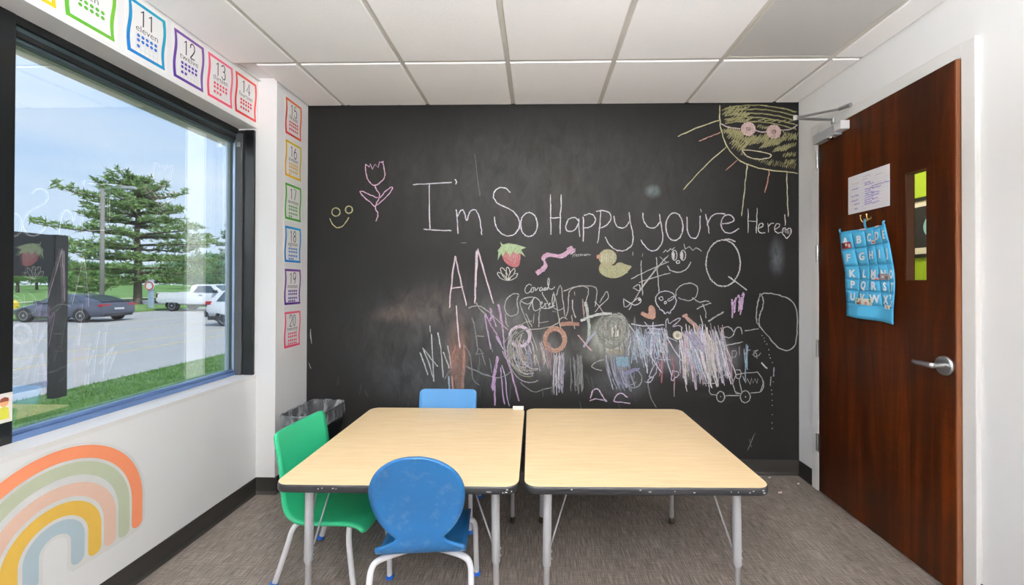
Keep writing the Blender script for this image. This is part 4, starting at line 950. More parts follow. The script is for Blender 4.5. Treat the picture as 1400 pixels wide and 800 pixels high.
# left field: loose lines under the letters
k = Chalk()
for p in ([(400, 430), (405, 560), (415, 720)], [(437, 420), (460, 520), (470, 695)], [(350, 520), (385, 610), (415, 715)], [(330, 545), (355, 610), (378, 680)], [(472, 540), (490, 590), (508, 640)], [(497, 500), (510, 560), (520, 640)], [(345, 515), (390, 570), (438, 628)], [(388, 380), (392, 420)]): k.st(p, RG, (200, 200, 200), 1.9, .75)
for p in ([(480, 705), (510, 650), (570, 615), (600, 600)], [(610, 625), (690, 660), (770, 690)], [(645, 330), (665, 400), (680, 520)], [(670, 555), (690, 500), (730, 620)], [(665, 555), (720, 545)], [(750, 575), (770, 670)], [(595, 490), (640, 560), (645, 660), (650, 710), (690, 740)], [(720, 310), (740, 420), (770, 540)]): k.st(p, RG, (150, 150, 152), 1.6, .6)
k.st([(503, 685), (506, 730), (508, 770)], RG, BL, 2.4); k.st([(525, 685), (530, 770)], RG, OR, 2.4)
for i in range(7): k.st([(545 - i * 2, 500 + i * 6), (535 - i * 2, 560), (527 - i, 625 + i * 4)], RG, (190, 118, 98), 1.9, .7)
for i in range(12): x = 562 + i * 3.2; k.st([(x + 6, 520 + (i % 4) * 20), (x + 3, 640), (x - 6, 765)], RG, (186, 140, 124) if i % 3 else (205, 138, 114), 2.0, .38 if i < 8 else .6)
k.st([(596, 500), (600, 560), (592, 640)], RG, (190, 118, 98), 1.9); k.st([(690, 660), (690, 560)], RG, GY_, 1, .4)
k.done('chalk_loose_strokes')
# violet strokes
k = Chalk()
for p, w_ in (([(222, 375), (235, 430), (225, 500)], 3.4), ([(303, 335), (318, 430), (345, 580)], 3.2), ([(345, 580), (355, 700), (362, 780)], 2), ([(170, 430), (240, 570), (300, 660), (330, 740)], 2.2), ([(240, 440), (262, 500), (280, 560)], 1.8), ([(165, 430), (185, 560), (210, 700), (225, 780)], 1.8)): k.st(p, RE, VI if w_ > 2 else (190, 150, 205), w_)
for p, w_ in (([(560, 190), (545, 280), (520, 400), (510, 500)], 3.4), ([(568, 200), (552, 300), (530, 390), (515, 520)], 2.4), ([(540, 390), (530, 500), (537, 660)], 2.8), ([(590, 300), (600, 380), (612, 560), (628, 650)], 2.2), ([(625, 130), (655, 230), (700, 350), (740, 520), (768, 620)], 2.6), ([(545, 0), (600, 90), (625, 130)], 2), ([(600, 275), (640, 380), (645, 540), (675, 670)], 1.6)): k.st(p, RF, VI if w_ > 2 else (180, 160, 200), w_)
for y in (-20, 10, 40): k.st([(548, 260 + y), (540, 330 + y)], RF, VI, 2.4, .6)
k.done('chalk_violet_strokes', 'violet chalk strokes')
# cursive words
k = Chalk(); c = (196, 196, 194)
for p in ([(632, 148), (605, 130), (570, 165), (562, 205), (582, 232), (618, 212), (640, 165)], [(640, 165), (622, 195), (632, 222), (655, 200), (652, 172), (640, 168), (668, 170)], [(668, 172), (672, 208), (690, 175), (706, 170)], [(735, 165), (710, 178), (712, 205), (735, 195), (740, 165), (745, 200)], [(745, 200), (780, 165), (755, 175), (758, 200), (780, 190), (785, 165), (788, 195)], [(788, 195), (810, 120), (805, 68), (790, 90), (795, 160), (812, 188), (845, 182), (862, 160)],
          [(738, 212), (742, 240), (765, 275), (792, 318)], [(668, 265), (640, 290), (642, 370), (665, 405), (700, 390), (715, 372)], [(520, 300), (560, 275), (640, 260), (700, 282), (722, 325), (718, 360)], [(718, 345), (740, 320), (728, 305), (716, 330), (725, 372), (760, 350)], [(760, 350), (765, 318), (775, 372)], [(770, 330), (790, 322), (805, 350), (820, 325), (808, 320), (800, 352), (815, 368), (840, 352)], [(840, 352), (860, 300), (855, 215), (838, 260), (835, 330), (850, 358)], [(720, 372), (780, 378), (840, 366), (862, 345)],
          [(525, 305), (570, 330), (610, 335), (645, 285)], [(605, 385), (600, 372), (645, 300)]): k.st(p, RE, c, 1.4, .85, jit=.12)
k.st([(505, 240), (480, 225), (420, 240), (372, 300), (360, 380), (390, 442), (430, 458), (505, 430), (488, 340), (485, 290), (505, 250)], RE, (176, 176, 174), 1.5)
k.st([(835, 405), (875, 412)], RE, (150, 150, 150), 2.6, .6)
k.done('chalk_cursive_words')
# middle field
k = Chalk(); c = (186, 182, 176)
for p in ([(520, 305), (515, 340), (560, 450), (610, 570), (650, 680), (690, 800)], [(0, 372), (60, 350), (130, 355), (220, 420), (340, 540), (400, 590)], [(80, 320), (110, 380), (170, 430)], [(850, 215), (880, 330), (905, 500), (930, 600)], [(880, 250), (905, 150), (925, 148), (945, 300), (958, 450)], [(965, 470), (995, 400), (1000, 250), (1010, 190), (1080, 158), (1160, 150), (1230, 152), (1290, 180), (1275, 290), (1260, 360)],
          [(1035, 290), (1040, 400), (1075, 470)], [(1060, 205), (1062, 250)], [(1140, 285), (1145, 400), (1155, 470)], [(985, 485), (950, 460), (905, 490), (905, 520), (820, 560), (700, 580), (560, 590)], [(575, 425), (605, 500), (640, 560)], [(655, 430), (650, 530)], [(725, 372), (705, 420), (705, 560)], [(705, 520), (800, 505)], [(1030, 440), (1035, 520), (1065, 580)], [(850, 370), (900, 400), (945, 375)], [(40, 470), (65, 560), (90, 720)], [(80, 650), (160, 655)], [(370, 430), (375, 520), (400, 560)]): k.st(p, RE, c, 1.5, .75)
for p in ([(0, 262), (75, 232), (112, 242), (118, 262), (96, 330)],): k.st(p, RD_, c, 1.4)
for p in ([(290, 320), (330, 250), (360, 200), (380, 240), (370, 290), (290, 350), (245, 415)], [(240, 305), (280, 350), (330, 420)], [(20, 290), (20, 380), (50, 470)]): k.st(p, RH_, c, 1.4)
for i in range(7): k.st([(118, 290 + i * 4), (125 + i, 360), (133 + i, 430)], RH_, (200, 150, 145), 1.2, .6)
for o_ in (-8, -3, 2, 7): k.st([(150 + o_, 310), (170 + o_, 440), (190 + o_, 560), (180 + o_, 690)], RH_, (188, 205, 192), 2.2, .8)
for o_ in (-6, 0, 6): k.st([(100, 500 + o_), (200, 455 + o_), (300, 430 + o_), (410, 428 + o_ * .3)], RH_, (210, 212, 212), 2.4, .85)
for o_ in (-7, 0, 7): k.st([(130, 760 + o_), (200, 660 + o_), (285, 580 + o_)], RH_, (176, 182, 220), 2.2, .75)
k.st([(75, 640), (140, 720), (210, 800)], RH_, (220, 160, 170), 1.8)
k.done('chalk_wandering_lines')
k = Chalk()
for i in range(5): k.st(ell(515 + CR.uniform(-4, 4), 655, 108 - i * 4, 108 - i * 5, 34, a0=CR.uniform(0, 6), turns=1.1), RE, (216, 190, 216), 1.9, .85)
for i in range(4): k.st([(470 + i * 40, 690), (480 + i * 42, 760), (500 + i * 44, 830)], RE, (200, 190, 205), 1.8, .7)
k.done('chalk_pink_oval', 'pale pink chalk oval')
k = Chalk()
for i in range(9): k.st(ell(865 + CR.uniform(-6, 6), 690 + CR.uniform(-5, 5), 114 - i * 4, 126 - i * 4, 34, a0=CR.uniform(0, 6), turns=1.05), RE, (190, 122, 100) if i % 2 else (204, 148, 124), 2, .8)
for i in range(5): k.st([(920, 520 + i * 7), (1010, 512 + i * 7), (1105, 522 + i * 6)], RE, (192, 126, 104), 2, .8)
k.done('chalk_orange_ring', 'orange chalk ring')
# looping arcs round the middle
k = Chalk(); 
for i in range(18):
    rx, ry = CR.uniform(120, 260), CR.uniform(130, 300); cx_, cy_ = 880 + CR.uniform(-40, 40), 90 + CR.uniform(-30, 60)
    a0 = CR.uniform(1.2, 2.2); k.st(ell(cx_, cy_, rx, ry, 24, a0=a0, turns=CR.uniform(.22, .42)), RF, CR.choice([(190, 186, 172), (176, 176, 180), (200, 192, 196), (196, 190, 150)]), 1.5, CR.uniform(.4, .8))
for i in range(26):
    x = CR.uniform(700, 1060); y = CR.uniform(0, 180); k.st([(x, y), (x + CR.uniform(10, 50), y + CR.uniform(60, 130)), (x + CR.uniform(20, 70), y + CR.uniform(140, 260))], RF, CR.choice([WH, LV, BL, (210, 170, 150), PK]), 1.6, CR.uniform(.35, .75))
for i in range(16):
    x = 1085 + CR.uniform(0, 130); k.st([(x + 10, 150 + CR.uniform(0, 60)), (x, 330), (x + CR.uniform(-12, 8), CR.uniform(420, 570))], RF, CR.choice([WH, LV, (200, 190, 225), (214, 196, 180)]), 1.6, CR.uniform(.4, .75))
for i in range(14):
    x = 1190 + CR.uniform(0, 220); k.st([(x, CR.uniform(150, 280)), (x + 10, 360), (x + CR.uniform(0, 40), CR.uniform(430, 560))], RF, GY_, 1.5, CR.uniform(.3, .6))
k.st([(260, 290), (400, 350), (550, 405), (640, 375), (700, 330)], RF, (160, 160, 160), 1.6, .7); k.st([(780, 440), (900, 545), (1000, 510), (1150, 470), (1210, 330)], RF, (165, 165, 165), 1.5, .6)
k.done('chalk_looping_scribble', st=True)
# white cloud of rubbed chalk
k = Chalk()
for i in range(30):
    k.st(ell(436 + CR.uniform(-30, 30), 600 + CR.uniform(-30, 30), CR.uniform(60, 165), CR.uniform(70, 165), 30, a0=CR.uniform(0, 6), turns=CR.uniform(.4, 1)), RH_, CR.choice([(206, 206, 196), (214, 214, 206), (180, 190, 176), (214, 206, 184)]), 2.4, CR.uniform(.3, .6))
for i in range(60):
    x, y = CR.uniform(270, 660), CR.uniform(440, 740); k.st([(x, y), (x + CR.uniform(-12, 18), y + CR.uniform(50, 120))], RH_, (206, 206, 198), 2, CR.uniform(.18, .42))
for i in range(10): k.st([(390 + i * 14, 780 + CR.uniform(-12, 12)), (400 + i * 12, 840)], RH_, (206, 186, 156), 2.6, .5)
k.done('chalk_white_cloud', st=True)
# the dense feather strokes
k = Chalk()
for i in range(26):
    x = CR.uniform(170, 400); k.st([(x, CR.uniform(280, 360)), (x + 22, 470), (x + CR.uniform(55, 85), CR.uniform(560, 640))], RI, CR.choice([(160, 160, 196), (180, 180, 206), (146, 152, 178)]), 1.6, CR.uniform(.45, .8))
for i in range(18): k.st([(285 + i * 6, 322 + CR.uniform(-6, 6)), (290 + i * 6, 405 + CR.uniform(-10, 10))], RI, (140, 190, 220), 2.4, .7)
for i in range(10): k.st([(285 + i * 14, 425 + CR.uniform(-20, 20)), (300 + i * 13, 450)], RI, (176, 160, 150), 2.2, .5)
for i in range(7): k.st([(350 + i * 6, 480), (400 + i * 10, 440), (500 - i * 4, 425 + i * 4)], RI, (160, 155, 215), 2, .6)
for i in range(95):
    x = CR.uniform(395, 740); y = CR.uniform(40, 190); L_ = CR.uniform(120, 260); sl_ = CR.uniform(-.18, .32)
    k.st([(x, y), (x + L_ * sl_ * .5, y + L_ * .5), (x + L_ * sl_, y + L_)], RI, CR.choice([BL, LV, (170, 200, 220), WH, (200, 198, 230), (170, 190, 210)]), 1.4, CR.uniform(.45, .95))
for p in ([(395, 20), (560, 250), (700, 470)], [(540, 0), (720, 250), (790, 500)], [(470, 130), (540, 330), (570, 470)], [(720, 60), (760, 180), (880, 360)], [(420, 20), (540, 40), (720, 30)], [(560, 60), (705, 70)], [(560, 100), (700, 110)], [(620, 0), (610, 130), (590, 300)]): k.st(p, RI, (200, 196, 216), 1.7)
k.done('chalk_blue_scribble', st=True)
k = Chalk()
for i in range(115):
    u = CR.random(); x = 862 + 420 * u; y = max(20, CR.gauss(165 - 70 * (1 - abs(u - .45)), 55)); yb = min(640 - 80 * u, CR.gauss(440 + 60 * u, 105)); L_ = max(70, yb - y); sl_ = CR.uniform(.02, .34); x -= 30 * (CR.random() ** 2)
    k.st([(x, y), (x + L_ * sl_ * .45, y + L_ * .5), (x + L_ * sl_, y + L_)], RI, CR.choice([(226, 205, 212), (226, 180, 190), (200, 190, 232), (176, 196, 228), (230, 226, 226), (216, 170, 186), (226, 216, 200), (232, 230, 232), (232, 230, 232)]), 1.5, CR.uniform(.6, 1.1))
for i in range(22): k.st([(905 + i * 9, 75 + CR.uniform(0, 40)), (955 + i * 9, 140 + CR.uniform(0, 40)), (1000 + i * 9, 220 + CR.uniform(0, 60))], RI, (196, 186, 226), 1.5, CR.uniform(.5, .8))
for p in ([(735, 200), (700, 330), (680, 500)], [(760, 180), (715, 330), (695, 560)], [(745, 190), (705, 300), (670, 440)], [(790, 310), (812, 480), (815, 580)]): k.st(p, RI, (200, 106, 120), 2, .8)
for i in range(14): k.st([(740 - i * 3, 185 + i * 12), (705 - i * 3, 300 + i * 8)], RI, (200, 112, 124), 1.8, .5)
for i in range(12):
    x = 1180 + i * 9; k.st([(x - 40, CR.uniform(0, 120)), (x, 230), (x + 20, CR.uniform(400, 520))], RI, CR.choice([(196, 186, 200), (150, 186, 220), (180, 178, 176)]), 1.5, CR.uniform(.4, .75))
for p in ([(1080, 560), (1120, 562), (1140, 550)], [(812, 560), (812, 680)]): k.st(p, RI, (180, 170, 170), 1.6)
k.done('chalk_feather_scribble', st=True)
k = Chalk()
k.st([(915, 280), (930, 400), (945, 515)], RA, (130, 128, 126), 1.3, .55); k.st([(840, 767), (870, 767)], RA, WH, 1.4, .5)
for i in range(18):
    x, y = CR.uniform(440, 700), CR.uniform(490, 552); k.st([(x, y), (x + CR.uniform(-3, 6), y + CR.uniform(8, 26))], (0, 0, 1), (120, 124, 128), 1.8, CR.uniform(.15, .4))
for i in range(14):
    x, y = CR.uniform(720, 900), CR.uniform(505, 552); k.st([(x, y), (x + CR.uniform(-2, 6), y + CR.uniform(6, 24))], (0, 0, 1), (126, 128, 130), 1.5, CR.uniform(.15, .4))
k.st([(424, 450), (426, 470)], (0, 0, 1), WH, 1.6, .6); k.st([(422, 496), (425, 504)], (0, 0, 1), WH, 1.4, .7); k.st([(1028, 612), (1024, 600)], (0, 0, 1), GY_, 1.2, .5); k.st([(1032, 592), (1022, 616)], (0, 0, 1), GY_, 1.2, .6)
k.done('chalk_faint_marks', st=True)
# round rubber door stop on the blackboard
p = on(925.5, 458.5, 1, YB)
ds = thing('door_stop', 'round off white wall door stop among the chalk scribbles', 'door stop', frame(p, (1, 0, 0), (0, -1, 0)))
MB().lathe([(0, 0), (.031, 0), (.031, .012), (.027, .02), (.021, .021), (.0195, .014), (.0, .012)], None, 28).build('stop_ring', paint((214, 208, 190), .5), ds, auto=.7)
MB().lathe([(0, .011), (.015, .0125), (.013, .016), (0, .017)], None, 18).build('stop_pad', paint((150, 142, 128), .7), ds, auto=.7)
# ---------------------------------------------------------------- tables
def top_mat():
    m, t, b = nmat('maple_laminate')
    tc = N(t, 'ShaderNodeTexCoord'); mp = N(t, 'ShaderNodeMapping'); mp.inputs['Scale'].default_value = (2, 26, 1); t.links.new(tc.outputs['Object'], mp.inputs[0])
    n = N(t, 'ShaderNodeTexNoise'); n.inputs['Scale'].default_value = 3; n.inputs['Detail'].default_value = 7; n.inputs['Distortion'].default_value = .5; t.links.new(mp.outputs[0], n.inputs['Vector'])
    r = N(t, 'ShaderNodeValToRGB'); t.links.new(n.outputs['Fac'], r.inputs[0]); e = r.color_ramp.elements
    e[0].position = .3; e[0].color = lin((219, 188, 143)) + (1,); e[1].position = .7; e[1].color = lin((229, 202, 160)) + (1,)
    t.links.new(r.outputs[0], b.inputs['Base Color']); b.inputs['Roughness'].default_value = .42; b.inputs['Specular IOR Level'].default_value = .4
    return m
m_top = top_mat()
m_edgeb = pm('charcoal_edge_band', (27, 27, 30), .5, var=.25, scale=25)
m_glide = pm('dark_glide', (70, 62, 45), .4, metal=.4)
m_ins = pm('zinc_tube', (205, 205, 208), .35, metal=.75)
m_chip = paint((205, 203, 200), .8)
TW, TD, TZ = .94, .965, .57
def table(x, y, rz, label, legs, chips):
    t = thing('activity_table', label, 'table', T3(x, y, 0, rz), 'activity tables')
    MB().prism(rrect(TW - .008, TD - .008, .052, 8), TZ - .028, TZ).build('table_top', m_top, t, bevel=.001, seg=1)
    out, inn = rrect(TW, TD, .056, 8), rrect(TW - .0082, TD - .0082, .052, 8); n = len(out); prof = [(0, -.001), (.35, -.004), (.0, -.015), (.0, -.022), (.4, -.0295)]
    mb = MB(); vs = []
    for f_, z in ((1, -.0008), (.25, -.003), (0, -.008), (0, -.024), (.3, -.029), (1.6, -.0305)):
        for (a, b), (c, d) in zip(out, inn): vs.append((a + (c - a) * f_, b + (d - b) * f_, TZ + z))
    fs = [(i * n + k, i * n + (k + 1) % n, (i + 1) * n + (k + 1) % n, (i + 1) * n + k) for i in range(5) for k in range(n)]
    mb.add(vs, fs).build('edge_band', m_edgeb, t, smooth=True)
    MB().box((-TW / 2 + .03, -TD / 2 + .03, TZ - .031), (TW / 2 - .03, TD / 2 - .03, TZ - .028)).build('underside', pm('table_backer', (92, 84, 76), .8), t)
    for lx, ly, rods in legs:
        s = .012 if abs(ly) > 0 else 0; bx, by = lx + (.006 if lx > 0 else -.006), ly + (-.004 if ly < 0 else .004)
        def P(z): f_ = 1 - z / TZ; return Vector((lx + (bx - lx) * f_, ly + (by - ly) * f_, z))
        lg = MB().tube([P(.538), P(.24), P(.235)], [.0165, .0165, .0145], 16).build('leg', m_silver, t, auto=.7)
        MB().tube([P(.24), P(.03)], .0115, 14).build('leg_insert', m_ins, lg, auto=.7)
        MB().lathe([(0, .0), (.014, .0), (.017, .006), (.015, .016), (.011, .034), (.0, .034)], Matrix.Translation(P(0))).build('glide', m_glide, lg, auto=.7)
        MB().box((lx - .035, ly - .035, .532), (lx + .035, ly + .035, .539)).build('leg_plate', m_silver, lg)
        for dx, dy in rods:
            p0 = P(.295) + Vector((.012 if dx >= 0 else -.012, .012 if dy > 0 else -.012, 0)); MB().tube([p0, Vector((lx + dx, ly + dy, .539))], .0035, 8).build('brace', m_silver, lg, smooth=True)
            for z in (.29, .262): MB().tube([P(z) + Vector((.015, .0, 0)), P(z) + Vector((.021, -.0, 0))], .004, 8).build('rivet', m_steel, lg)
    ch = MB(); R_ = random.Random(chips)
    for i in range(11):
        u = R_.uniform(-.42, .42) if i < 7 else (.40 + R_.uniform(-.03, .05)); w_ = R_.uniform(.0015, .0055); z = TZ - R_.uniform(.008, .022)
        ch.box((u - w_, -TD / 2 - .0006, z - .0016), (u + w_, -TD / 2 + .002, z + .0018))
    ch.build('edge_chips', m_chip, t)
    return t
table(-.54, 2.016, .008, 'maple topped activity table with black edge, nearer the window, blue chairs tucked under it',
      [(-.36, -.41, [(0, .25), (-.08, .25)]), (.372, -.40, [(-.17, .25)]), (.40, .27, []), (-.36, .27, [])], 4)
table(.41, 2.03, .016, 'maple topped activity table with chipped black edge, nearer the door, no chairs',
      [(-.375, -.42, [(.14, .25)]), (.362, -.41, [(-.03, .25), (.08, .2)]), (.34, .27, []), (-.375, .27, [])], 9)
wb_ = MB().box((-.033, -.009, 0), (.033, .009, .02)).build('white_eraser', paint((226, 226, 226), .8), bevel=.003, M=T3(-.115, 2.476, TZ + .0002))
tag(wb_, 'small white eraser block on the back edge of the table by the gap', 'eraser')

# ---------------------------------------------------------------- chairs
def arclen(P):
    L = [0]
    for a, b in zip(P, P[1:]): L.append(L[-1] + math.dist(a, b))
    return L
def shell(prof, wf, mat, parent, curve=.0, n=96, m=17):
    P = smoothpts(prof, 3); L = arclen(P); tot = L[-1]; rows = []
    def at(s):
        for i in range(len(L) - 1):
            if L[i + 1] >= s: f_ = (s - L[i]) / max(1e-9, L[i + 1] - L[i]); return P[i][0] + (P[i + 1][0] - P[i][0]) * f_, P[i][1] + (P[i + 1][1] - P[i][1]) * f_
        return P[-1]
    # denser towards both rounded ends
    ss = [tot * (.5 - .5 * math.cos(PI * (i / n))) * .6 + tot * (i / n) * .4 for i in range(n + 1)]
    for s in ss:
        y, z = at(s); y2, z2 = at(min(tot, s + .004)); y1, z1 = at(max(0, s - .004)); d = Vector((y2 - y1, z2 - z1)).normalized(); nn = Vector((d[1], -d[0]))
        w = max(.0015, wf(s, tot, y, z)); back = max(0, min(1, (z - .36) / .15))
        rows.append([Vector((w * t_, y + nn[0] * curve * (w * t_) ** 2 * back, z + nn[1] * curve * (w * t_) ** 2 * back)) for t_ in [-1 + 2 * j / (m - 1) for j in range(m)]])
    g = MB(); g.grid(rows); g.v = g.v
    return g.build('seat_shell', mat, parent, smooth=True, solid=.0115, solid_off=0)
def endround(s, tot, W, r):
    w = W
    for d in (s, tot - s):
        if d < r: w = min(w, W - r + math.sqrt(max(0, r * r - (r - d) ** 2)))
    return w
m_leg = pm('white_powder_coat', (232, 232, 236), .35, var=.02)
m_cap = pm('royal_blue_plastic', (20, 98, 200), .4)
m_capw = pm('white_plastic_glide', (220, 220, 222), .4)
SQ = [(.178, .258), (.170, .278), (.145, .292), (.09, .298), (.0, .290), (-.09, .286), (-.14, .294), (-.172, .318), (-.188, .36), (-.20, .42), (-.215, .50), (-.232, .59), (-.247, .668)]
RO = [(.178, .258), (.170, .278), (.145, .292), (.09, .298), (.0, .290), (-.09, .286), (-.14, .294), (-.172, .318), (-.186, .355), (-.196, .41), (-.214, .48), (-.245, .57), (-.278, .655), (-.304, .726)]
def sq_w(s, tot, y, z):
    return endround(s, tot, .178, .028)
def ro_w(s, tot, y, z):
    if y > -.15: return endround(s, tot + 9, .168, .05)
    if z < .335: return .168
    zc = .566
    e_ = .172 * math.sqrt(max(0, 1 - ((z - zc) / (.161 if z > zc else .212)) ** 2))
    if z < .40:
        f_ = max(0, min(1, (z - .335) / .05)); f_ = 1 - (1 - f_) ** 2; fl = .168 * (1 - f_) + .086 * f_
        return max(fl, .0) if z < .385 else max(e_, .086)
    return e_
def chair(kind, mat, label, x, y, rz, hw, hf=None):
    t = thing('school_chair', label, 'chair', T3(x, y, 0, rz), 'kids chairs'); hf = hf or hw
    shell(SQ if kind == 'sq' else RO, sq_w if kind == 'sq' else ro_w, mat, t, curve=.5 if kind == 'sq' else .25)
    for s in (-1, 1):
        rear = smoothpts([(s * .03, -.085, .274), (s * .09, -.105, .273), (s * (hw - .022), -.145, .270), (s * (hw - .006), -.158, .243), (s * (hw - .004), -.168, .20), (s * hw, -.232, .012)], 3)
        lg = MB().tube(rear, .0118, 12).build('leg', m_leg, t, smooth=True)
        MB().lathe([(0, 0), (.014, 0), (.0175, .004), (.0175, .012), (.0135, .020), (.0, .020)], Matrix.Translation((s * hw, -.235, 0)), 16).build('glide', m_cap, lg, auto=.7)
        front = smoothpts([(s * .03, .06, .279), (s * .08, .075, .280), (s * (hf - .025), .10, .279), (s * (hf - .006), .108, .25), (s * (hf - .004), .110, .20), (s * hf, .135, .012)], 3)
        lg = MB().tube(front, .0118, 12).build('leg', m_leg, t, smooth=True)
        MB().lathe([(0, 0), (.014, 0), (.0175, .004), (.0175, .012), (.0135, .020), (.0, .020)], Matrix.Translation((s * hf, .137, 0)), 16).build('glide', m_cap, lg, auto=.7)
    MB().tube([(0, -.09, .2745), (0, .065, .279)], .0105, 10).build('seat_rail', m_leg, t)
    return t
m_green = pm('green_stained_plywood', (44, 170, 120), .38, var=.1, scale=3, stretch=(1, 4, 1))
m_blue = pm('blue_stained_plywood', (31, 98, 152), .42, scuff=.2, var=.16, scale=5, stretch=(1, 1, 1))
m_blue2 = pm('light_blue_stained_plywood', (70, 132, 186), .4, var=.08, scale=4)
chair('sq', m_green, 'green plywood school chair with square back at the window end of the table', -.905, 1.927, math.radians(-95), .168)
chair('ro', m_blue, 'dark blue plywood school chair with round back, nearest the camera', -.457, 1.722, .09, .195)
chair('sq', m_blue2, 'lighter blue plywood school chair with square back, against the blackboard behind the table', -.555, 2.318, PI, .2)

# ---------------------------------------------------------------- waste bin with a clear liner
m_bin = pm('black_bin_plastic', (24, 24, 26), .45)
def liner_mat():
    m = bpy.data.materials.new('clear_bag_film'); m.use_nodes = True; t = m.node_tree; t.nodes.clear()
    o = N(t, 'ShaderNodeOutputMaterial'); tr = N(t, 'ShaderNodeBsdfTransparent'); tr.inputs[0].default_value = (.93, .94, .95, 1)
    d = N(t, 'ShaderNodeBsdfPrincipled'); d.inputs['Base Color'].default_value = lin((205, 208, 212)) + (1,); d.inputs['Roughness'].default_value = .22
    tc = N(t, 'ShaderNodeTexCoord'); n = N(t, 'ShaderNodeTexNoise'); n.inputs['Scale'].default_value = 14; n.inputs['Detail'].default_value = 5
    mp = N(t, 'ShaderNodeMapping'); mp.inputs['Scale'].default_value = (1.6, 1.6, .6); t.links.new(tc.outputs['Object'], mp.inputs[0]); t.links.new(mp.outputs[0], n.inputs['Vector'])
    mr = N(t, 'ShaderNodeMapRange'); mr.inputs['From Min'].default_value = .42; mr.inputs['From Max'].default_value = .66; mr.inputs['To Min'].default_value = .10; mr.inputs['To Max'].default_value = .55
    t.links.new(n.outputs['Fac'], mr.inputs['Value']); x = N(t, 'ShaderNodeMixShader'); t.links.new(mr.outputs[0], x.inputs[0]); t.links.new(tr.outputs[0], x.inputs[1]); t.links.new(d.outputs[0], x.inputs[2]); t.links.new(x.outputs[0], o.inputs[0])
    return m
BZ = .50
b0, b1, b2 = on(379.5, 567, 2, BZ), on(417.5, 545, 2, BZ), on(466.5, 547.5, 2, BZ)
ux = (b2 - b1); bw_ = .30; bang = -.06
bcen = (-1.658 + .175, 2.911 - .215)
BN = thing('waste_bin', 'black waste bin with a clear plastic liner in the corner by the pier', 'bin', T3(bcen[0], bcen[1], 0, bang))
def ring(w, d, z, r=.05, wob=0.0, R_=None):
    return [Vector((x * (1 + (R_.uniform(-wob, wob) if R_ else 0)), y * (1 + (R_.uniform(-wob, wob) if R_ else 0)), z + (R_.uniform(-wob, wob) * .12 if R_ else 0))) for x, y in rrect(w, d, r, 6)]
def loft(rings, closed_bottom=True):
    mb = MB(); n = len(rings[0]); vs = [p for r in rings for p in r]
    fs = [(i * n + k, i * n + (k + 1) % n, (i + 1) * n + (k + 1) % n, (i + 1) * n + k) for i in range(len(rings) - 1) for k in range(n)]
    if closed_bottom: fs.append(tuple(range(n)))
    return mb.add(vs, fs)
bw, bd = .245, .365
loft([ring(bw * .78, bd * .8, 0), ring(bw * .80, bd * .82, .01), ring(bw * .97, bd * .97, BZ - .03), ring(bw, bd, BZ - .01), ring(bw, bd, BZ)]).build('bin_body', m_bin, BN, auto=.6, solid=.004, solid_off=1)
R_ = random.Random(5)
loft([ring(bw * .7, bd * .72, .06, .05, .03, R_), ring(bw * .84, bd * .84, .30, .05, .025, R_), ring(bw * .95, bd * .95, BZ - .05, .05, .012, R_), ring(bw * .97, bd * .97, BZ, .05, .006, R_), ring(bw * 1.03, bd * 1.03, BZ + .008, .052, .006, R_), ring(bw * 1.055, bd * 1.05, BZ - .002, .052, .01, R_),
      ring(bw * 1.05, bd * 1.05, BZ - .03, .052, .015, R_), ring(bw * 1.055, bd * 1.05, BZ - .055, .052, .02, R_), ring(bw * 1.06, bd * 1.05, BZ - .085, .052, .025, R_)]).build('bin_liner', liner_mat(), BN, smooth=True)

# ---------------------------------------------------------------- chalk bits on the floor by the door
for px, py, c, L_, lb in ((1052, 653, (236, 234, 232), .016, 'white chalk crumb on the floor by the back baseboard'), (1066.5, 673.5, (240, 214, 222), .026, 'pale pink chalk stub on the floor beside the right table'), (1091.5, 661.5, (236, 234, 232), .012, 'tiny white chalk crumb on the floor near the door hinge corner')):
    p = on(px, py, 2, .004)
    o = MB().tube([(-L_ / 2, 0, 0), (-L_ / 2 + .001, 0, 0), (L_ / 2, 0, 0)], [.003, .0045, .0045], 8).build('chalk_stub', paint(c, .9), M=T3(p[0], p[1], .0046, .3)); tag(o, lb, 'chalk')
# ---------------------------------------------------------------- outside: lawn, street, verge
ZL, ZR = -.60, -.72
XC0, XC1 = -8.45, -27.2
def grass_mat(name, c0, c1, sc):
    m, t, b = nmat(name)
    tc = N(t, 'ShaderNodeTexCoord'); n = N(t, 'ShaderNodeTexNoise'); n.inputs['Scale'].default_value = sc; n.inputs['Detail'].default_value = 8; n.inputs['Roughness'].default_value = .75; t.links.new(tc.outputs['Object'], n.inputs['Vector'])
    r = N(t, 'ShaderNodeValToRGB'); t.links.new(n.outputs['Fac'], r.inputs[0]); e = r.color_ramp.elements
    e[0].position = .35; e[0].color = lin(c0) + (1,); e[1].position = .68; e[1].color = lin(c1) + (1,)
    t.links.new(r.outputs[0], b.inputs['Base Color']); b.inputs['Roughness'].default_value = .9; b.inputs['Specular IOR Level'].default_value = .1; return m
m_lawn = grass_mat('lawn_grass', (70, 104, 58), (124, 156, 96), 3.0); m_field = grass_mat('field_grass', (98, 138, 70), (140, 172, 104), .8)
struct(MB().box((XC0, -12, -1.2), (-2.02, 40, ZL)).build('lawn', m_lawn))
m_road = pm('pale_asphalt', (176, 174, 170), .85, var=.1, scale=1.2, bump=.2, bscale=30, stretch=(1, .3, 1))
st_ = struct(MB().box((-60, -30, -1.2), (XC0, 140, ZR)).build('street', m_road))
struct(MB().box((XC0 - .14, -30, -1.0), (XC0, 140, ZL - .03)).build('kerb', pm('concrete_kerb', (190, 187, 180), .85, var=.06)))
m_line = pm('worn_yellow_road_paint', (206, 188, 136), .8, var=.1, scale=4)
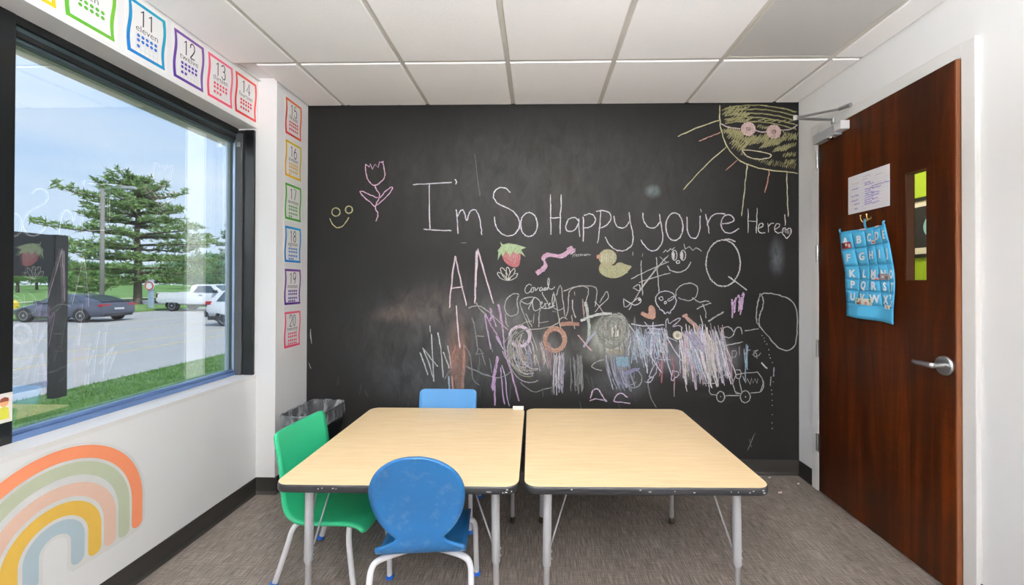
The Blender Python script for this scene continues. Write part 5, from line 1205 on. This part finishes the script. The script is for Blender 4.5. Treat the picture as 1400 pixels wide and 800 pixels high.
for px, py in ((18, 506), (18, 492), (18, 470), (100, 448)):
    p = on(px, py, 2, ZR); MB().box((p[0] - .06, -10, ZR + .001), (p[0] + .06, 60, ZR + .004)).build('road_line', m_line, st_)
struct(MB().add([(XC1, -30, ZR), (XC1, 34, ZR), (XC1, 34, ZR + .12), (XC1, -30, ZR + .12), (-60, -30, ZR + .3), (-60, 34, ZR + .3), (-140, -30, .4), (-140, 140, .4), (-60, 140, ZR + .3), (-44, 140, ZR + .12), (-44, 34, ZR + .12)],
              [(0, 1, 2, 3), (3, 2, 5, 4), (4, 5, 8, 7, 6), (2, 10, 5), (10, 9, 8, 5)]).build('field', m_field))
struct(MB().box((-46, -30, ZR + .235), (-44.6, 140, ZR + .25)).build('path', pm('pale_footpath', (205, 200, 190), .9)))
SX = -8.05
def sx_(px, py): p = on(px, py, 0, SX); return p[1], p[2]
ya, yb = sx_(86.5, 330)[0], 0; zt, zb = sx_(86, 323)[1], sx_(72, 378)[1]; ylen = 2.0
# short blades on the near lawn
gb = MB(); R_ = random.Random(21)
for i in range(26000):
    y = R_.uniform(4.0, 16); x = -R_.uniform(3.2, 8.42)
    if SX - .2 < x < SX + .2 and 4.0 < y < ya + .1: continue
    if abs(x) / y < .72 or abs(x) / y > 1.35: continue
    h_ = R_.uniform(.03, .075); a = R_.uniform(0, PI); w_ = .008; dx, dy = R_.gauss(0, .018), R_.gauss(0, .018)
    gb.v += [Vector((x - w_ * math.cos(a), y - w_ * math.sin(a), ZL)), Vector((x + w_ * math.cos(a), y + w_ * math.sin(a), ZL)), Vector((x + dx, y + dy, ZL + h_))]; k = len(gb.v); gb.f.append((k - 3, k - 2, k - 1))
gr = stuff(gb.build('grass', pm('grass_blade', (92, 132, 60), .7, var=.35, scale=2))); gr['label'] = 'short green lawn grass outside the window'; gr['category'] = 'grass'

# ---------------------------------------------------------------- vehicles
m_tyre = pm('tyre_rubber', (34, 34, 36), .8); m_rim = pm('alloy_wheel', (190, 192, 196), .3, metal=.7); m_cglass = pm('dark_car_glass', (64, 82, 92), .08, var=.02, spec=.8)
m_red = pm('red_lamp_lens', (176, 40, 46), .2); m_blackp = pm('black_bumper_plastic', (44, 46, 50), .6)
def carbody(parent, sts, mat, name):
    rows = []
    for x, zl, zs, zt, wl, ws, wt in sts:    # sill, shoulder, top edge
        half = [(wl * .82, zl), (wl, zl + .07), (ws, (zl + zs) / 2), (ws * .99, zs), (wt, zt - .015), (wt * .86, zt)]
        rows.append([Vector((x, -a, b)) for a, b in half] + [Vector((x, a, b)) for a, b in half[::-1]])
    mb = MB(); n = len(rows[0]); vs = [p for r in rows for p in r]
    fs = [(i * n + k, i * n + (k + 1) % n, (i + 1) * n + (k + 1) % n, (i + 1) * n + k) for i in range(len(rows) - 1) for k in range(n)] + [tuple(range(n)), tuple(range((len(rows) - 1) * n, len(rows) * n))]
    return mb.add(vs, fs).build(name, mat, parent, auto=.7)
def wheel(parent, x, y, r, w_, spokes=5):
    s = 1 if y > 0 else -1
    M_ = Matrix.Translation((x, y, r)) @ Matrix.Rotation(-s * PI / 2, 4, 'X')
    t_ = MB().lathe([(r * .6, -w_ / 2), (r * .93, -w_ / 2), (r, -w_ / 2 + .03), (r, w_ / 2 - .03), (r * .93, w_ / 2), (r * .66, w_ / 2)], M_, 28).build('wheel', m_tyre, parent, auto=.6)
    rm = MB(); rm.lathe([(r * .66, w_ / 2 + .002), (r * .62, w_ / 2 + .002), (r * .6, w_ / 2 - .05), (.0, w_ / 2 - .06)], M_, 28); rm.build('wheel_well_disc', m_blackp, t_)
    sp = MB(); sp.lathe([(r * .67, w_ / 2), (r * .67, w_ / 2 + .006), (r * .6, w_ / 2 + .006), (r * .6, w_ / 2)], M_, 28); sp.lathe([(.0, w_ / 2 - .02), (.07, w_ / 2 - .02), (.06, w_ / 2 + .004), (0, w_ / 2 + .006)], M_, 12)
    for i in range(spokes):
        a = 2 * PI * i / spokes; sp.box((.03, -.028, w_ / 2 - .03), (r * .63, .028, w_ / 2), M_ @ Matrix.Rotation(a, 4, 'Z'))
    sp.build('wheel_rim', m_rim, t_, auto=.6)
    arch_ = MB(); arch_.prism([(math.cos(PI * i / 14) * r * 1.17, math.sin(PI * i / 14) * r * 1.17) for i in range(15)] + [(-r * 1.1, -.12), (r * 1.1, -.12)], -.01, .012, Matrix.Translation((x, y + s * (-.0), r)) @ Matrix.Rotation(PI / 2, 4, 'X') @ Matrix.Translation((0, 0, -s * (w_ / 2 - .012))))
    arch_.build('wheel_arch', m_blackp, parent)
def side_panel(parent, pts, y0, slope, zb, mat, name):   # window lying on the inward-leaning side of a cabin, both sides
    for s in (-1, 1):
        mb = MB(); vs = [Vector((x, s * (y0 - (z - zb) * slope), z)) for x, z in pts]; o_ = Vector((0, s * .012, .002)); n = len(vs)
        mb.add(vs + [p + o_ for p in vs], [tuple(range(n)), tuple(range(n, 2 * n))] + [(i, (i + 1) % n, n + (i + 1) % n, n + i) for i in range(n)]); mb.build(name, mat, parent)
def place(p_rear, ang, wx, wy):             # car frame so that the near rear wheel (wx, wy) stands at p_rear
    M_ = Matrix.Rotation(ang, 4, 'Z'); o_ = Vector(p_rear) - M_ @ Vector((wx, wy, 0)); return Matrix.Translation(o_) @ M_
# dark fastback saloon across the street
pr, pf = on(113, 441, 2, ZR), on(34.5, 438, 2, ZR)
ang = PI
CAR = thing('sedan', 'dark blue grey fastback saloon car parked across the street behind the black sign', 'car', place((pr[0], pr[1], ZR), ang, -1.46, .86))
m_cb = pm('dark_blue_grey_car_paint', (76, 82, 100), .25, var=.03, coat=.6)
sts = [(-2.46, .42, .66, .80, .72, .80, .70), (-2.42, .32, .70, .98, .82, .88, .78), (-2.2, .26, .74, 1.06, .88, .95, .80), (-1.46, .24, .78, 1.02, .92, .98, .86), (-.6, .22, .76, .96, .93, .97, .88), (.5, .22, .75, .94, .93, .97, .88), (1.1, .23, .74, .93, .92, .96, .84), (1.5, .25, .70, .86, .90, .95, .78), (2.0, .28, .62, .76, .84, .92, .66), (2.35, .32, .54, .64, .74, .80, .52), (2.47, .36, .48, .54, .58, .62, .4)]
carbody(CAR, sts, m_cb, 'car_body')
cab = [(-2.12, .9, 1.0, 1.075, .74, .72, .62), (-1.6, .9, 1.02, 1.22, .78, .76, .58), (-1.0, .9, 1.04, 1.36, .82, .80, .58), (-.3, .9, 1.04, 1.44, .84, .82, .60), (.15, .9, 1.02, 1.42, .84, .82, .60), (.65, .9, .99, 1.23, .82, .80, .62), (1.15, .88, .93, .96, .78, .74, .64)]
carbody(CAR, cab, m_cb, 'car_cabin')
side_panel(CAR, [(-1.35, 1.0), (-.28, .985), (-.28, 1.36), (-.75, 1.33), (-1.1, 1.2)], .855, .50, .98, m_cglass, 'side_window'); side_panel(CAR, [(-.22, .985), (.95, .96), (.5, 1.24), (.12, 1.355), (-.22, 1.36)], .855, .50, .98, m_cglass, 'side_window')
MB().add([(-2.06, -.6, 1.1), (-2.06, .6, 1.1), (-1.15, .52, 1.345), (-1.15, -.52, 1.345), (-2.05, -.6, 1.115), (-2.05, .6, 1.115), (-1.14, .52, 1.36), (-1.14, -.52, 1.36)], [(0, 1, 2, 3), (7, 6, 5, 4), (0, 4, 5, 1), (1, 5, 6, 2), (2, 6, 7, 3), (3, 7, 4, 0)]).build('rear_window', m_cglass, CAR)
MB().add([(1.1, -.66, .985), (1.1, .66, .985), (.3, .56, 1.40), (.3, -.56, 1.40), (1.11, -.66, 1.0), (1.11, .66, 1.0), (.31, .56, 1.415), (.31, -.56, 1.415)], [(0, 1, 2, 3), (7, 6, 5, 4), (0, 4, 5, 1), (1, 5, 6, 2), (2, 6, 7, 3), (3, 7, 4, 0)]).build('windscreen', m_cglass, CAR)
for s in (-1, 1):
    MB().box((-2.45, s * .42, .80), (-2.28, s * .90, .92)).build('tail_lamp', m_red, CAR, bevel=.02)
    MB().box((.72, s * .88, .96), (.9, s * 1.04, 1.08)).build('wing_mirror', m_cb, CAR, bevel=.02)
    MB().box((2.2, s * .5, .58), (2.36, s * .78, .66)).build('headlamp', m_rim, CAR, bevel=.02)
MB().box((-2.475, -.7, .28), (-2.36, .7, .44)).build('rear_diffuser', m_blackp, CAR, bevel=.02); MB().box((-2.33, -.72, 1.03), (-2.12, .72, 1.075)).build('boot_spoiler', m_blackp, CAR, bevel=.01)
MB().box((-2.47, -.25, .62), (-2.44, .25, .72)).build('number_plate', paint((200, 202, 204)), CAR)
for x in (-1.46, 1.48):
    for y in (-.86, .86): wheel(CAR, x, y, .345, .24, 10)
# white pickup
pr = on(237, 425.5, 2, ZR)
PU = thing('pickup_truck', 'white pickup truck with open bed parked beyond the tree', 'car', place((pr[0], pr[1], ZR), .0, -1.85, -.82))
m_cw = pm('white_car_paint', (226, 228, 232), .3, var=.01, coat=.5)
carbody(PU, [(-2.95, .55, .95, 1.22, .90, .98, .94), (-2.6, .5, 1.0, 1.28, .94, 1.0, .96), (-.9, .46, 1.0, 1.28, .95, 1.0, .96), (.0, .44, 1.0, 1.28, .95, 1.0, .96), (1.6, .44, 1.0, 1.26, .95, 1.0, .94), (2.6, .48, 1.0, 1.22, .94, .99, .90), (2.95, .55, .95, 1.12, .88, .95, .82)], m_cw, 'truck_body')
MB().box((-2.85, -.82, 1.272), (-.62, .82, 1.284)).build('truck_bed', m_blackp, PU)
for y0, y1 in ((-.96, -.84), (.84, .96)): MB().box((-2.93, y0, 1.26), (-.6, y1, 1.33)).build('bed_rail', m_cw, PU, bevel=.01)
carbody(PU, [(-.62, 1.2, 1.3, 1.80, .94, .93, .74), (-.3, 1.2, 1.3, 1.90, .95, .94, .74), (.6, 1.2, 1.3, 1.91, .95, .94, .74), (1.0, 1.2, 1.3, 1.83, .95, .94, .74), (1.75, 1.2, 1.26, 1.31, .92, .90, .80)], m_cw, 'truck_cab')
side_panel(PU, [(-.32, 1.32), (1.35, 1.32), (.98, 1.62), (.82, 1.78), (-.1, 1.80)], .955, .36, 1.3, m_cglass, 'side_window')
MB().add([(1.74, -.74, 1.335), (1.74, .74, 1.335), (1.05, .68, 1.82), (1.05, -.68, 1.82), (1.76, -.74, 1.345), (1.76, .74, 1.345), (1.07, .68, 1.83), (1.07, -.68, 1.83)], [(0, 1, 2, 3), (7, 6, 5, 4), (0, 4, 5, 1), (1, 5, 6, 2), (2, 6, 7, 3), (3, 7, 4, 0)]).build('windscreen', m_cglass, PU)
for s in (-1, 1):
    MB().box((-2.97, s * .80, .95), (-2.86, s * .985, 1.24)).build('tail_lamp', pm('dark_red_lens', (92, 50, 52), .3), PU, bevel=.01); MB().box((1.25, s * .95, 1.3), (1.42, s * 1.2, 1.5)).build('wing_mirror', m_blackp, PU, bevel=.02)
    MB().box((.1, s * .985, 1.12), (.35, s * 1.01, 1.16)).build('door_handle', m_blackp, PU)
MB().box((-3.12, -.95, .55), (-2.9, .95, .78)).build('rear_bumper', m_blackp, PU, bevel=.03); MB().box((-.6, -.99, .36), (1.4, .99, .46)).build('side_step', m_blackp, PU)
for x in (-1.85, 1.95):
    for y in (-.82, .82): wheel(PU, x, y, .40, .28, 6)
# white sport utility, only its tail shows
pr = on(309, 446, 2, ZR)
SU = thing('suv', 'white sport utility car with black bumper half hidden by the window jamb', 'car', place((pr[0], pr[1], ZR), .0, -1.3, -.82))
carbody(SU, [(-2.2, .5, .85, 1.02, .80, .88, .82), (-2.05, .42, .95, 1.12, .9, .95, .90), (-1.3, .36, .98, 1.14, .93, .97, .92), (.6, .34, .98, 1.12, .93, .97, .92), (1.4, .36, .95, 1.08, .92, .96, .86), (2.1, .42, .86, .98, .86, .92, .76), (2.25, .5, .75, .85, .76, .82, .6)], m_cw, 'car_body')
carbody(SU, [(-2.08, 1.02, 1.12, 1.2, .88, .86, .80), (-1.75, 1.02, 1.14, 1.62, .9, .88, .70), (-1.4, 1.02, 1.14, 1.70, .9, .88, .70), (.2, 1.02, 1.14, 1.69, .9, .88, .70), (.55, 1.02, 1.12, 1.58, .9, .88, .70), (1.25, 1.02, 1.08, 1.12, .86, .84, .74)], m_cw, 'car_cabin')
side_panel(SU, [(-1.7, 1.16), (.85, 1.15), (.42, 1.5), (.2, 1.6), (-1.45, 1.6)], .905, .36, 1.13, m_cglass, 'side_window')
MB().add([(-2.1, -.7, 1.22), (-2.1, .7, 1.22), (-1.82, .64, 1.6), (-1.82, -.64, 1.6), (-2.12, -.7, 1.225), (-2.12, .7, 1.225), (-1.84, .64, 1.605), (-1.84, -.64, 1.605)], [(0, 1, 2, 3), (7, 6, 5, 4), (0, 4, 5, 1), (1, 5, 6, 2), (2, 6, 7, 3), (3, 7, 4, 0)]).build('rear_window', m_cglass, SU)
for s in (-1, 1): MB().box((-2.2, s * .72, 1.0), (-1.95, s * .955, 1.16)).build('tail_lamp', m_red, SU, bevel=.02)
MB().box((-2.3, -.9, .42), (-2.05, .9, .72)).build('rear_bumper', m_blackp, SU, bevel=.04); MB().box((-2.05, -.985, .3), (2.0, .985, .46)).build('lower_cladding', m_blackp, SU, bevel=.02)
for x in (-1.3, 1.38):
    for y in (-.82, .82): wheel(SU, x, y, .37, .25, 5)

# ---------------------------------------------------------------- sign, post, hydrant, street furniture
SG = thing('sign_board', 'black post and panel sign standing on the lawn near the window', 'sign', T3(SX, ya, ZL))
m_sg = pm('black_sign_paint', (34, 34, 36), .5, var=.1, scale=3)
MB().box((-.05, -ylen, zb - ZL), (.05, -.02, zt - ZL)).build('sign_panel', m_sg, SG, bevel=.008)
for y in (-ylen - .02, -.16): MB().box((-.07, y, -.3), (.07, y + .18, zt - ZL + (.01 if y > -1 else 0))).build('post', pm('dark_stained_post', (46, 44, 46), .7, var=.2, scale=5, stretch=(1, 1, .2)), SG, bevel=.008)
p = on(139, 427, 2, ZR + .1); lp_h = CH - ZR + (383.8 - 253) * p[1] / 560 - .1
LP = thing('lamp_post', 'tall weathered street lamp post in front of the pine', 'lamp post', T3(p[0], p[1], ZR + .1))
MB().tube([(0, 0, 0), (0, 0, lp_h)], [.13, .10], 12).build('pole', pm('weathered_grey_pole', (140, 136, 130), .8, var=.1, scale=3), LP, smooth=True)
MB().tube([(0, 0, lp_h - .1), (.6, .0, lp_h + .05), (1.6, 0, lp_h + .05)], .05, 8).build('lamp_arm', m_steel, LP); MB().box((1.4, -.18, lp_h - .04), (2.1, .18, lp_h + .12)).build('lamp_head', m_silver, LP, bevel=.03)
p = on(20.5, 428, 2, ZR + .12)
HY = thing('fire_hydrant', 'yellow fire hydrant on the verge beside the saloon car nose', 'hydrant', T3(p[0], p[1], ZR + .12)); m_hy = pm('yellow_hydrant_paint', (222, 192, 60), .5)
MB().lathe([(0, 0), (.2, 0), (.2, .05), (.13, .07), (.13, .55), (.17, .57), (.17, .62), (.13, .68), (.06, .76), (.03, .82), (0, .82)], None, 18).build('hydrant_barrel', m_hy, HY, auto=.6)
for s in (-1, 1): MB().lathe([(0, .1), (.07, .1), (.07, .22), (0, .22)], Matrix.Translation((0, 0, .46)) @ Matrix.Rotation(s * PI / 2, 4, 'Y'), 12).build('outlet_cap', m_hy, HY, auto=.6)
p = on(206.5, 421, 2, ZR + .15)
NS = thing('traffic_sign', 'small round traffic sign on a grey post right of the pine trunk', 'sign', T3(p[0], p[1], ZR + .15))
zz = (421 - 390) * p[1] / 560
MB().box((-.14, -.1, 0), (.14, .1, zz + .45)).build('post', pm('pale_blue_grey_post', (160, 178, 200), .6), NS, bevel=.02)
MB().lathe([(0, 0), (.36, 0), (.36, .03), (0, .03)], Matrix.Translation((0, -.11, zz)) @ Matrix.Rotation(PI / 2, 4, 'X'), 20).build('sign_plate', paint((232, 230, 230)), NS)
MB().tube([(.29 * math.cos(2 * PI * q / 20), -.15, zz + .29 * math.sin(2 * PI * q / 20)) for q in range(21)], .045, 6).build('red_ring', paint((196, 96, 100)), NS)

# ---------------------------------------------------------------- trees
m_bark = pm('grey_brown_bark', (112, 100, 90), .9, var=.25, scale=4, bump=.5, bscale=12, stretch=(1, 1, .2))
m_pine = pm('pine_needles', (126, 154, 94), .75, var=.35, scale=.7); m_pine2 = pm('dark_pine_needles', (110, 142, 96), .75, var=.3, scale=.7)
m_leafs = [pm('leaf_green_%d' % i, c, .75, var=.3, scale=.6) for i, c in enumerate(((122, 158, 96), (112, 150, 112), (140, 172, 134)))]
def tuft(mb, p, r, R_, up=.5, n=5):
    for _ in range(n):
        d = Vector((R_.gauss(0, 1), R_.gauss(0, 1), R_.gauss(up, .6))).normalized() * r * R_.uniform(.6, 1.2); w_ = d.cross(Vector((R_.gauss(0, 1), R_.gauss(0, 1), R_.gauss(0, 1)))).normalized() * r * .16
        k = len(mb.v); mb.v += [p - w_, p + w_, p + d + w_ * .25, p + d - w_ * .25]; mb.f.append((k, k + 1, k + 2, k + 3))
def pine(px, base, zbase, dist_top, whorls, name, label, seed, scale=1.0, mat=None):
    p = on(px, base, 2, zbase); R_ = random.Random(seed); H = dist_top(p[1])
    t_ = thing(name, label, 'tree', T3(p[0], p[1], zbase))
    tr = MB(); tr.tube([(0, 0, -.3), (0, 0, .25), (.05, 0, H * .3), (-.12, 0, H * .55), (.05, 0, H * .8), (0, 0, H * .98)], [.50 * scale, .30 * scale, .25 * scale, .2 * scale, .12 * scale, .04], 12); tr.build('trunk', m_bark, t_, smooth=True)
    br, fo = MB(), MB()
    for z, lr, ll, ld, rise in whorls:       # height, reach to the right, left, depth
        n = R_.randint(7, 9)
        for i in range(n):
            a = 2 * PI * i / n + R_.uniform(-.3, .3); ca, sa = math.cos(a), math.sin(a)
            # image right is (x, y) = (.7, .7) seen from the room
            L_ = (abs(ca) * (lr if ca > 0 else ll) + abs(sa) * ld) / (abs(ca) + abs(sa)) * R_.uniform(.6, 1.1)
            d = Vector((ca * .74 + sa * -.67, ca * .67 + sa * .74, 0)); z0 = z * H + R_.uniform(-.25, .25)
            pts = [Vector((0, 0, z0)) + d * (L_ * f_) + Vector((0, 0, L_ * rise * f_ * f_ + .1 * math.sin(f_ * 5))) for f_ in (0, .25, .5, .75, 1)]
            br.tube(pts, [.10 * scale, .08 * scale, .06 * scale, .04 * scale, .015], 6)
            m_ = int(13 * L_) + 6
            for j in range(m_):
                f_ = .28 + .74 * R_.random() ** .8; q = pts[0] + d * (L_ * f_) + Vector((0, 0, L_ * rise * f_ * f_)); side = Vector((-d[1], d[0], 0)); wd = .26 * L_ * (1 - abs(f_ - .7)) * R_.uniform(-1, 1)
                tuft(fo, q + side * wd + Vector((0, 0, R_.uniform(-.08, .34))), .34 * scale, R_, .45)
    for j in range(60): tuft(fo, Vector((R_.gauss(0, .35), R_.gauss(0, .35), H * R_.uniform(.86, 1.0))), .4 * scale, R_, .8)
    br.build('branches', m_bark, t_, smooth=True); stuff(fo.build('needles', mat or m_pine, t_)); return t_
WHS = [(.18, 4.6, 5.0, 4.2, .02), (.265, 5.8, 6.0, 5, .0), (.36, 5.4, 5.6, 5, .02), (.45, 6.6, 4.6, 5, .05), (.535, 6.6, 6.0, 4.5, .10), (.63, 4.2, 4.0, 4, .10), (.71, 3.8, 4.6, 3.6, .14), (.78, 2.2, 5.4, 3, .16), (.85, 3.4, 2.6, 2.6, .30), (.91, 1.6, 2.6, 1.8, .35), (.96, .8, 1.6, 1.0, .5)]
pine(188, 416, ZR + .12, lambda Y: CH - ZR - .1 + (383.8 - 240) * Y / 560, WHS, 'pine_tree', 'large spreading pine tree with layered branches across the street', 5)
pine(330, 408, ZR + .12, lambda Y: CH - ZR + (383.8 - 285) * Y / 560, [(.2 + .075 * i, 3.6 - .3 * i, 3.9 - .3 * i, 3.2 - .25 * i, .04) for i in range(10)], 'pine_tree', 'dark narrow conifer cut off by the window jamb', 8, .9, m_pine2)
def broad(px, py, Y, zb, w_, h_, trunk, seed, label, mat, name='leafy_tree'):
    d = ray(px, py); p = Vector((0, 0, CH)) + d * (Y / d[1]); R_ = random.Random(seed)
    t_ = thing(name, label, 'tree', T3(p[0], p[1], zb)); MB().tube([(0, 0, -.2), (0, 0, trunk), (.1, 0, trunk + h_ * .5)], [.22, .16, .05], 8).build('trunk', m_bark, t_, smooth=True)
    fo = MB()
    for i in range(520):
        u = Vector((R_.gauss(0, 1), R_.gauss(0, 1), R_.gauss(0, 1))).normalized() * R_.uniform(.6, 1.0) ** .6; q = Vector((u[0] * w_ / 2, u[1] * w_ / 2, trunk * .8 + h_ / 2 + u[2] * h_ / 2)); q += Vector((R_.gauss(0, .2), R_.gauss(0, .2), R_.gauss(0, .2)))
        tuft(fo, q, .055 * w_ + .25, R_, .3, 5)
    stuff(fo.build('leaves', mat, t_)); return t_
for px, Y, w_, h_, tr, lb, mi in ((24, 58, 6, 5.2, 1.6, 'leafy tree left of the sign post beyond the saloon', 0), (50, 70, 8, 6.4, 2.0, 'rounded tree beyond the saloon roof', 1), (8, 84, 9, 8, 1.4, 'leafy tree partly behind the window mullion', 1), (118, 48, 5.5, 3.4, .4, 'dense bush behind the lamp post and car roof', 0),
                              (276, 92, 11, 7.4, .8, 'distant tree directly above the pickup cab', 1), (291, 112, 14, 9, .8, 'distant tree beyond the pickup windscreen', 2), (306, 134, 16, 10, .8, 'distant tree beside the right window jamb', 1), (260, 150, 15, 9, .6, 'distant tree behind the pickup bed end', 2), (232, 170, 20, 9.5, .5, 'hazy far tree seen under the pine right side', 2), (160, 125, 18, 7, .5, 'hazy far tree seen under the pine left side', 2), (100, 105, 16, 6.4, .5, 'hazy far tree in the gap left of the lamp post', 1)):
    broad(px, 400, Y, -.3, w_, h_, tr, int(px), lb, m_leafs[mi])
